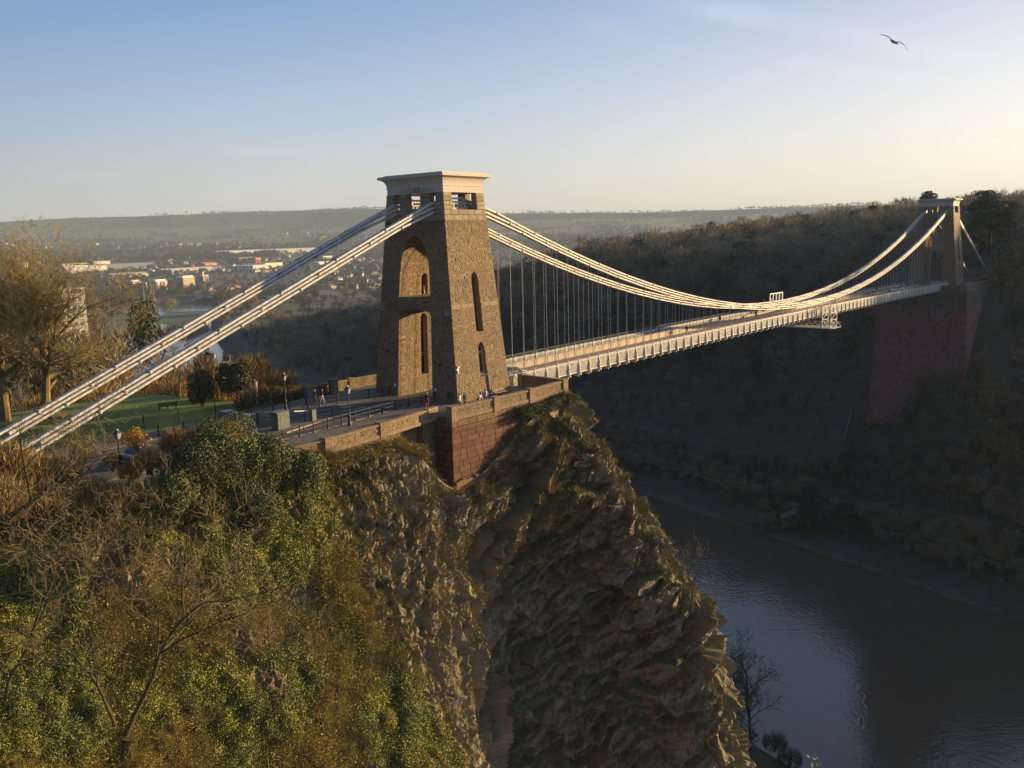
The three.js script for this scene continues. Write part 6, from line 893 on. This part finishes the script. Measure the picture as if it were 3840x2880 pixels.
// ---------------------------------------------------------------- flood plain and town, hedges and far woods
function groundHit(u, v) { const d = rayAt(u, v); let t = 150, p = V3(); for (let i = 0; i < 900; i++) { p.copy(camera.position).addScaledVector(d, t); const g = p.y - H(p.x, p.z); if (g < 0.4) return p.clone().setY(H(p.x, p.z)); t += Math.max(1.2, g * 0.9, t * 0.0016); if (t > 11000) break; } return null; }
{
  const rnd = rng(600), far = [], farE = [], g1 = [1, 2, 3].map(k => woodGeo(610 + k, true)), near2 = p => toPhoto(p);
  // scattered trees, hedges and woods: sampled over the view so the far rows are as full as the near ones
  for (let k = 0; k < 52000; k++) {
    const r = 950 * Math.pow(7000 / 950, Math.pow(rnd(), 0.8)), az = (16 + rnd() * 66) * R, x = -76.8 + r * Math.sin(az), z = 75.7 - r * Math.cos(az); if (z > -560 && r < 1100) continue; const d = (x - bankW(z)) / 1.048; if (d > -112 && d < 10 && z > -1300) continue;
    const [id, e] = voro(x, z, r > 2500 ? 330 : 150), w = woodiness(x, z), town = r < 3900 && r > 1500; if (!(w > 0.06 || e < 9 || (town && rnd() < 0.16) || rnd() < 0.015)) continue;
    if (id < 0.42 && r < 2100 && e > 14 && w < 0.15) continue;
    const hgt = (7 + 7 * rnd()) * (r > 3000 ? 1.35 : 1), y = H(x, z) - 0.5, k2 = 0.6 + 0.7 * rnd(), ru = fbm(x / 160, 2, z / 160, 2) + 0.25 * (rnd() - 0.5); const c = ru > 0.24 ? [0.15, 0.085, 0.04] : ru > 0.05 ? [0.095, 0.075, 0.045] : rnd() < 0.2 ? [0.045, 0.06, 0.03] : [0.075, 0.068, 0.045];
    far.push([x, y, z, [hgt * 1.5, hgt, hgt * 1.5], rnd() * 6.28, c.map(q => q * k2)]);
  }
  cloneSet(stuffGroup('distant_trees', 'hedges, woods and scattered trees of the far plain and hills', 'distant trees'), 'tree_crowns', g1, far, mat.leafSoft); console.log('far trees', far.length);
  for (const [u, v, w, n, c, l, nm] of [[520, 1180, 24, 900, [0.34, 0.27, 0.04], 'yellow green willow by the river, left of two', 'willow_tree'], [640, 1170, 27, 1000, [0.30, 0.28, 0.04], 'yellow green willow by the river, right of two', 'willow_tree'], [810, 1120, 14, 600, [0.25, 0.22, 0.05], 'small yellow tree left of the russet trees', 'willow_tree'], [1330, 1065, 16, 600, [0.32, 0.26, 0.04], 'yellow tree beside the white gabled house', 'willow_tree'], [880, 1140, 26, 1300, [0.30, 0.14, 0.05], 'tall russet tree in front of the town', 'russet_tree'], [930, 1170, 30, 1300, [0.24, 0.12, 0.045], 'broad russet tree left of the playing field', 'russet_tree'], [840, 1180, 24, 1100, [0.26, 0.14, 0.05], 'russet tree lowest of the russet group', 'russet_tree'], [915, 1100, 20, 900, [0.22, 0.12, 0.05], 'narrow russet tree at the top of the russet group', 'russet_tree'], [1290, 1110, 22, 900, [0.2, 0.11, 0.05], 'russet brown tree below the white gabled house', 'russet_tree'], [980, 1215, 26, 900, [0.2, 0.13, 0.045], 'tawny tree above the shaded valley', 'russet_tree']]) {
    const p = groundHit(u, v); if (!p) continue; const t = thing(nm, l, 'tree', p.toArray()), r = rng(u), L = []; for (let i = 0; i < 8; i++) L.push([(r() - 0.5) * w * 0.55, w * (0.3 + 0.35 * r()), (r() - 0.5) * w * 0.55, w * 0.26, w * 0.2]); part('crown', leafCloud(r, n, L, w * 0.035, () => c), mat.leafSoft, t); part('trunk', new MB().col(0.12, 0.09, 0.06).tube(V3(0, -1, 0), V3(0, w * 0.4, 0), w * 0.03, w * 0.02, 6), mat.bark, t);
  }
  // houses
  const protos = [[8, 10, 5.2, 3, [0.62, 0.58, 0.5], [0.16, 0.12, 0.1]], [7, 16, 5.4, 2.6, [0.5, 0.36, 0.26], [0.14, 0.11, 0.1]], [9, 9, 5, 3.4, [0.78, 0.76, 0.72], [0.12, 0.11, 0.11]], [8, 24, 5.6, 2.6, [0.66, 0.62, 0.55], [0.2, 0.13, 0.1]]].map(([w, l, h, r, c, rc]) => { const o = thing('house', 'small pale house among the crowded houses of the distant town', 'house', [0, 0, 0], 0, 'small houses of the distant town'), b = new MB().col(c), rf = new MB().col(rc), wn = new MB(); b.span(-w / 2, w / 2, -3, h, -l / 2, l / 2); for (const s of [-1, 1]) b.tri(V3(-w / 2, h, s * l / 2), V3(w / 2, h, s * l / 2), V3(0, h + r, s * l / 2)); for (const s of [-1, 1]) { const a = V3(s * (w / 2 + 0.4), h - 0.25, -l / 2 - 0.3), d = V3(s * (w / 2 + 0.4), h - 0.25, l / 2 + 0.3), e = V3(0, h + r + 0.1, l / 2 + 0.3), f = V3(0, h + r + 0.1, -l / 2 - 0.3), dn = V3(0, -0.25, 0); rf.quad(a, d, e, f).quad(a.clone().add(dn), d.clone().add(dn), d, a); } for (let z = -l / 2 + 2; z < l / 2 - 1; z += 3) for (const y of [1.2, 3.7]) for (const s of [-1, 1]) wn.box(s * (w / 2 + 0.02), y + 0.6, z, 0.06, 1.2, 1.1); part('wall', b, mat.build, o); const R2 = part('roof', rf, mat.build, o); part('chimney', new MB().col(0.3, 0.16, 0.1).box(0, h + r + 0.5, l / 2 - 1, 0.8, 1.6, 0.8), mat.build, R2); part('window', wn, mat.win, o); return o; });
  let made = 0; const used4 = [0, 0, 0, 0]; const placeHouse = (u, v) => { const p = groundHit(u, v); if (!p) return; const r = p.distanceTo(camera.position); if (r < 1300 || r > 6000) return; const k = Math.floor(rnd() * 4), o = used4[k]++ ? dup(protos[k], p.toArray()) : protos[k]; o.position.copy(p); o.rotation.y = Math.floor(rnd() * 4) * 0.78 + rnd() * 0.3; const s = r > 3500 ? 1.5 : 1.1; o.scale.set(s, s, s); made++; };
  while (made < 285) { const a = rnd(); if (a < 0.42) placeHouse(560 + rnd() * 850, 955 + rnd() * 75); else if (a < 0.6) placeHouse(1220 + rnd() * 210, 985 + rnd() * 100); else if (a < 0.82) placeHouse(rnd() * 900, 915 + rnd() * 22); else if (a < 0.92) placeHouse(1060 + rnd() * 340, 875 + rnd() * 25); else placeHouse(740 + rnd() * 150, 1080 + rnd() * 40); }
  // larger buildings, each with its own look: [u, v, width, depth, height, wall, roof, label, kind, turn]
  const blockB = (u, v, w, d, h, c, rc, label, cat, o = {}) => { const p = groundHit(u, v); if (!p) return; const B = thing(o.name || 'warehouse', label, cat, p.toArray(), o.turn ?? 0.55); const b = new MB().col(c).span(-w / 2, w / 2, -6, h, -d / 2, d / 2); part('wall', b, mat.build, B); const r = new MB().col(rc); if (o.gable) { const n = o.gable; for (let i = 0; i < n; i++) { const z0 = -d / 2 + d * i / n, z1 = z0 + d / n, zm = (z0 + z1) / 2, k = h + Math.min(4, d / n * 0.22); r.quad(V3(-w / 2 - 0.5, h, z0), V3(w / 2 + 0.5, h, z0), V3(w / 2 + 0.5, k, zm), V3(-w / 2 - 0.5, k, zm)).quad(V3(-w / 2 - 0.5, k, zm), V3(w / 2 + 0.5, k, zm), V3(w / 2 + 0.5, h, z1), V3(-w / 2 - 0.5, h, z1)).tri(V3(-w / 2, h, z0), V3(-w / 2, h, z1), V3(-w / 2, k, zm)).tri(V3(w / 2, h, z1), V3(w / 2, h, z0), V3(w / 2, k, zm)); } } else r.span(-w / 2 - 0.4, w / 2 + 0.4, h, h + 0.8, -d / 2 - 0.4, d / 2 + 0.4); part('roof', r, mat.build, B);
    if (o.rows) { for (let y = 1; y < h - 1.5; y += 3) { const wn = new MB(); for (let x = -w / 2 + 1.5; x < w / 2 - 1; x += o.rows) wn.span(x, x + o.rows * 0.55, y, y + 1.6, d / 2 - 0.05, d / 2 + 0.1); for (let z = -d / 2 + 1.5; z < d / 2 - 1; z += o.rows) wn.span(-w / 2 - 0.1, -w / 2 + 0.05, y, y + 1.6, z, z + o.rows * 0.55).span(w / 2 - 0.05, w / 2 + 0.1, y, y + 1.6, z, z + o.rows * 0.55); part('window_row', wn, mat.win, B); } }
    if (o.balc) for (let i = 0; i < 3; i++) { const x = -w / 2 + w * (i + 0.5) / 3, m = new MB().col(i % 2 ? [0.62, 0.2, 0.06] : [0.75, 0.7, 0.62]).span(x - w / 9, x + w / 9, 0, h - 1, d / 2 + 0.05, d / 2 + 1.6); part('balcony_bay', m, mat.build, B); const m2 = new MB(); for (let y = 1; y < h - 2; y += 3) m2.span(x - w / 11, x + w / 11, y, y + 1.5, d / 2 + 1.6, d / 2 + 1.7); part('window_row', m2, mat.win, B); }
    if (o.attic) part('attic_storey', new MB().col(0.78, 0.77, 0.74).span(-w / 2 + 2, w / 2 - 2, h + 0.8, h + 3.6, -d / 2 + 2, d / 2 - 2), mat.build, B); };
  const WH = [0.75, 0.73, 0.68], GR = [0.4, 0.42, 0.44];
  blockB(500, 1085, 30, 16, 15, [0.5, 0.3, 0.2], GR, 'block of flats with orange and white balcony bays, farthest left of the flats', 'flats', { name: 'apartment_block', balc: 1, rows: 4, attic: 1 });
  blockB(545, 1085, 22, 15, 13, [0.55, 0.38, 0.25], GR, 'smaller flats with orange bays, second from the left', 'flats', { name: 'apartment_block', balc: 1, rows: 4 });
  blockB(592, 1090, 40, 18, 18, [0.5, 0.34, 0.24], WH, 'large flats with white frames and orange bays, third from the left', 'flats', { name: 'apartment_block', balc: 1, rows: 4, attic: 1 });
  blockB(695, 1076, 46, 18, 19, [0.6, 0.47, 0.33], WH, 'tan flats with a long white top storey', 'flats', { name: 'apartment_block', rows: 4, attic: 1 }); blockB(760, 1056, 26, 14, 14, [0.6, 0.4, 0.28], GR, 'orange and white flats right of the tan flats', 'flats', { name: 'apartment_block', balc: 1, rows: 4 });
  blockB(475, 1042, 110, 30, 9, [0.78, 0.72, 0.58], [0.55, 0.5, 0.42], 'long low cream warehouse above the flats', 'warehouse', { gable: 1, rows: 8, turn: 0.3 }); blockB(560, 1028, 30, 24, 10, WH, [0.3, 0.33, 0.36], 'white gabled shed at the right end of the cream warehouse', 'shed', { gable: 1, turn: 0.9 });
  blockB(455, 1012, 190, 50, 17, [0.14, 0.19, 0.24], [0.2, 0.25, 0.3], 'long dark blue factory with pale vertical panels', 'factory', { rows: 12, turn: 0.35 }); blockB(365, 1003, 60, 40, 18, [0.7, 0.62, 0.45], [0.5, 0.48, 0.4], 'cream hall beside the white stadium stand', 'hall', { turn: 0.3 });
  blockB(700, 1022, 170, 40, 10, [0.45, 0.43, 0.4], [0.6, 0.6, 0.6], 'wide pale roofed shed row behind the flats', 'shed', { gable: 3, turn: 0.4 }); blockB(800, 1012, 60, 30, 9, [0.16, 0.2, 0.32], [0.12, 0.17, 0.32], 'blue roofed workshop right of the pale sheds', 'workshop', { gable: 1, turn: 0.4 });
  blockB(775, 1000, 70, 26, 10, [0.5, 0.3, 0.2], [0.7, 0.08, 0.08], 'brick building with a bright red roof', 'building', { gable: 1, turn: 0.5 }); blockB(940, 1018, 70, 50, 16, WH, [0.75, 0.73, 0.7], 'white industrial hall catching the sun', 'hall', { turn: 0.5, rows: 10 }); blockB(1005, 1005, 90, 40, 14, [0.7, 0.62, 0.5], [0.66, 0.66, 0.64], 'cream hall with a pale flat roof', 'hall', { turn: 0.4 });
  blockB(900, 985, 90, 40, 16, [0.13, 0.14, 0.16], [0.2, 0.2, 0.22], 'dark slab building with an orange end', 'building', { turn: 0.5, rows: 9 }); blockB(955, 985, 34, 26, 15, [0.62, 0.2, 0.07], [0.3, 0.2, 0.15], 'orange block at the end of the dark slab building', 'building', { turn: 0.5 }); blockB(930, 955, 300, 70, 14, [0.5, 0.5, 0.48], [0.62, 0.62, 0.62], 'very long grey roofed depot behind the town', 'depot', { gable: 4, turn: 0.35 }); blockB(1110, 946, 320, 60, 12, [0.45, 0.44, 0.42], [0.6, 0.6, 0.58], 'long pale roof of a far works, right of the depot', 'works', { gable: 3, turn: 0.3 }); blockB(1210, 975, 60, 40, 12, WH, WH, 'white low block seen between the two chains', 'building', { turn: 0.4 }); blockB(1200, 990, 80, 24, 7, [0.7, 0.68, 0.6], WH, 'flat white block under the other white one', 'building', { turn: 0.4 });
  blockB(90, 985, 150, 60, 12, [0.2, 0.26, 0.42], [0.2, 0.28, 0.48], 'blue roofed works left of the stadium', 'works', { gable: 3, turn: 0.3 }); blockB(85, 1003, 34, 24, 13, WH, GR, 'white gabled building in front of the blue works', 'building', { gable: 1, turn: 0.6 }); blockB(140, 995, 40, 24, 9, [0.6, 0.4, 0.22], [0.3, 0.2, 0.16], 'tan gabled building beside the blue works', 'building', { gable: 1, turn: 0.6 });
  for (const [u, v, l] of [[1235, 1045, 'white gabled house at the edge of the far fields'], [1290, 1050, 'grey gabled house right of the white one'], [1265, 1062, 'low pale barn below the gabled houses']]) blockB(u, v, 16, 11, l.startsWith('low') ? 4 : 8, l.startsWith('grey') ? [0.3, 0.28, 0.27] : WH, [0.16, 0.15, 0.15], l, 'house', { gable: 1, name: 'detached_house', turn: 0.9 });
  // stadium stand with its raked white roof
  { const p = groundHit(300, 1030) || V3(1268, -60, -2885), S = thing('stadium', 'stadium with a big white sloping stand roof above the trees', 'stadium', p.toArray(), 0.25); S.scale.setScalar(0.62); const m = new MB().col(0.72, 0.72, 0.7); m.hexa([V3(-70, 14, 20), V3(120, 4, 20), V3(120, 4, -25), V3(-70, 14, -25), V3(-95, 46, 20), V3(120, 34, 20), V3(110, 30, -25), V3(-95, 42, -25)]); part('stand', m, mat.build, S); const r = new MB(); for (let i = 0; i < 14; i++) { r.col(i % 2 ? [0.8, 0.8, 0.78] : [0.6, 0.61, 0.62]); const x = lerp(-100, 20, i / 14); r.hexa([V3(x, 46, 24), V3(x + 8.6, 46, 24), V3(x + 8.6, 40, -30), V3(x, 40, -30), V3(x, 48 + (i % 2), 24), V3(x + 8.6, 48 + (i % 2), 24), V3(x + 8.6, 42, -30), V3(x, 42, -30)]); } part('roof', r, mat.build, S); part('base', new MB().col(0.25, 0.25, 0.26).span(-70, 130, -8, 14, -24, 20), mat.build, S); }
  // lamp masts, flyover, playing field
  let mast; const mastN = []; for (const [u, v, h] of [[385, 1068, 24], [412, 1085, 24], [455, 1107, 25], [542, 1128, 25], [580, 1132, 25], [570, 1110, 22]]) { const p = groundHit(u, v); if (!p) continue; if (!mast) { mast = thing('light_mast', 'tall slender light mast beside the dual carriageway in front of the flats', 'light mast', p.toArray(), 0, 'light masts of the dual carriageway'); part('pole', new MB().tube(V3(0, 0, 0), V3(0, 25, 0), 0.4, 0.22, 6), M([0.5, 0.48, 0.44], 0.6), mast); part('lamp_head', new MB().box(0, 25, 0, 2.4, 0.5, 1), M([0.5, 0.5, 0.5], 0.6), mast); } else dup(mast, p.toArray()); mastN.push(1); const ml = ['leftmost of the light masts by the dual carriageway', 'second light mast from the left by the dual carriageway', 'third light mast from the left, in front of the first flats', 'fourth light mast from the left, below the large flats', 'rightmost light mast, nearest the road bridge', 'light mast set back behind the rightmost one']; scene.children[scene.children.length - 1].userData.label = ml[mastN.length - 1]; }
  { const F = thing('road_bridge', 'low concrete road bridge over the river below the flats', 'road bridge', [0, 0, 0]), b = new MB().col(0.42, 0.39, 0.34), pts = [[395, 1172], [460, 1168], [520, 1158], [575, 1140]].map(([u, v]) => at(u, v, 1290)); for (let i = 0; i < 3; i++) b.bar(pts[i], pts[i + 1], 12, 1.6); part('deck', b, mat.build, F); const pr = new MB().col(0.5, 0.47, 0.4); for (let i = 0; i < 3; i++) pr.bar(pts[i].clone().add(V3(0, 1.2, 0)), pts[i + 1].clone().add(V3(0, 1.2, 0)), 0.4, 1.1); part('parapet', pr, mat.build, F); for (const q of [0.2, 0.5, 0.8]) { const p = pts[0].clone().lerp(pts[3], q); part('pier', new MB().col(0.3, 0.28, 0.25).box(p.x, p.y - 5, p.z, 2, 10, 6), mat.build, F); } }
  for (const [P, nm, c] of [[[[985, 1110], [1020, 1050], [1110, 1038], [1250, 1045], [1230, 1062], [1120, 1075], [1060, 1100], [1010, 1118]], 'playing_field', [0.12, 0.19, 0.04]], [[[560, 1210], [700, 1225], [800, 1190], [770, 1165], [640, 1170], [590, 1190]], 'meadow', [0.05, 0.085, 0.03]]]) { const L = P.map(([u, v]) => atY(u, v, -65.2)); const g = new THREE.BufferGeometry().setFromPoints(THREE.ShapeUtils.triangulateShape(L.map(p => new THREE.Vector2(p.x, p.z)), []).flatMap(t => t.map(i => L[i]))); g.setAttribute('uv', new THREE.Float32BufferAttribute(new Float32Array(g.attributes.position.count * 2), 2)); g.computeVertexNormals(); struct(nm, g, M(c, 0.95)); }
  // big pale flats and terrace nearer by, behind the lawn trees
  { const p = at(205, 1245, 300), B = thing('apartment_block', 'large white block of flats behind the bare lawn trees', 'flats', [p.x, p.y - 2, p.z], 0.35), b = new MB().col(0.42, 0.41, 0.4).span(-8.5, 8.5, -12, 16, -6, 6); part('wall', b, mat.build, B); for (let y = 0; y < 15; y += 2.8) for (let x = -7.4; x < 7; x += 2.6) part('window', new MB().span(x, x + 1.5, y + 0.8, y + 2.1, 5.95, 6.06), mat.win, B); part('roof', new MB().col(0.5, 0.5, 0.5).span(-8.8, 8.8, 16, 16.5, -6.3, 6.3), mat.build, B); for (let y = 0; y < 15; y += 2.8) part('floor_band', new MB().col(0.5, 0.49, 0.47).span(-8.6, 8.6, y + 0.1, y + 0.35, 6, 6.14), mat.build, B); }
  for (const [u, v, d, lab, s] of [[848, 1385, 165, 'terraced house with brown roof and a brick chimney stack below the chains', 1], [908, 1390, 170, 'terraced house with a pale chimney stack right of its neighbour', 1], [775, 1330, 210, 'grey slate roofed house lower on the slope', 1.2]]) { const p = at(u, v, d), T = thing('terraced_house', lab, 'house', p.toArray(), 0.9); T.scale.setScalar(lab.includes('slate') ? 0.45 : 0.62); const w = new MB().col(0.4, 0.31, 0.22).span(-3.2, 3.2, -9, 0.2, -4, 4); part('wall', w, mat.build, T); const r = new MB().col(lab.includes('slate') ? [0.09, 0.095, 0.105] : [0.15, 0.09, 0.06]); for (const q of [-1, 1]) r.hexa([V3(-3.4, 0, q * 4.3), V3(3.4, 0, q * 4.3), V3(3.4, 2, 0), V3(-3.4, 2, 0), V3(-3.4, 0.25, q * 4.3), V3(3.4, 0.25, q * 4.3), V3(3.4, 2.25, 0), V3(-3.4, 2.25, 0)]); const rf = part('roof', r, mat.build, T); part('chimney', new MB().col(lab.includes('pale') ? [0.4, 0.33, 0.22] : [0.26, 0.13, 0.09]).span(2.2, 3.3, 0, 3.6, -1.1, 1.1), mat.build, rf); for (let i = 0; i < 4; i++) part('chimney_pot', new MB().col(0.4, 0.2, 0.12).tube(V3(2.75, 3.6, -0.8 + i * 0.53), V3(2.75, 4.3, -0.8 + i * 0.53), 0.17, 0.13, 7), mat.build, rf); part('window', new MB().span(-1, 0, -2.6, -1, 4, 4.05).span(-3.25, -3.2, -2.6, -1, -1, 1), mat.win, T); }
}
renderer.render(scene, camera);
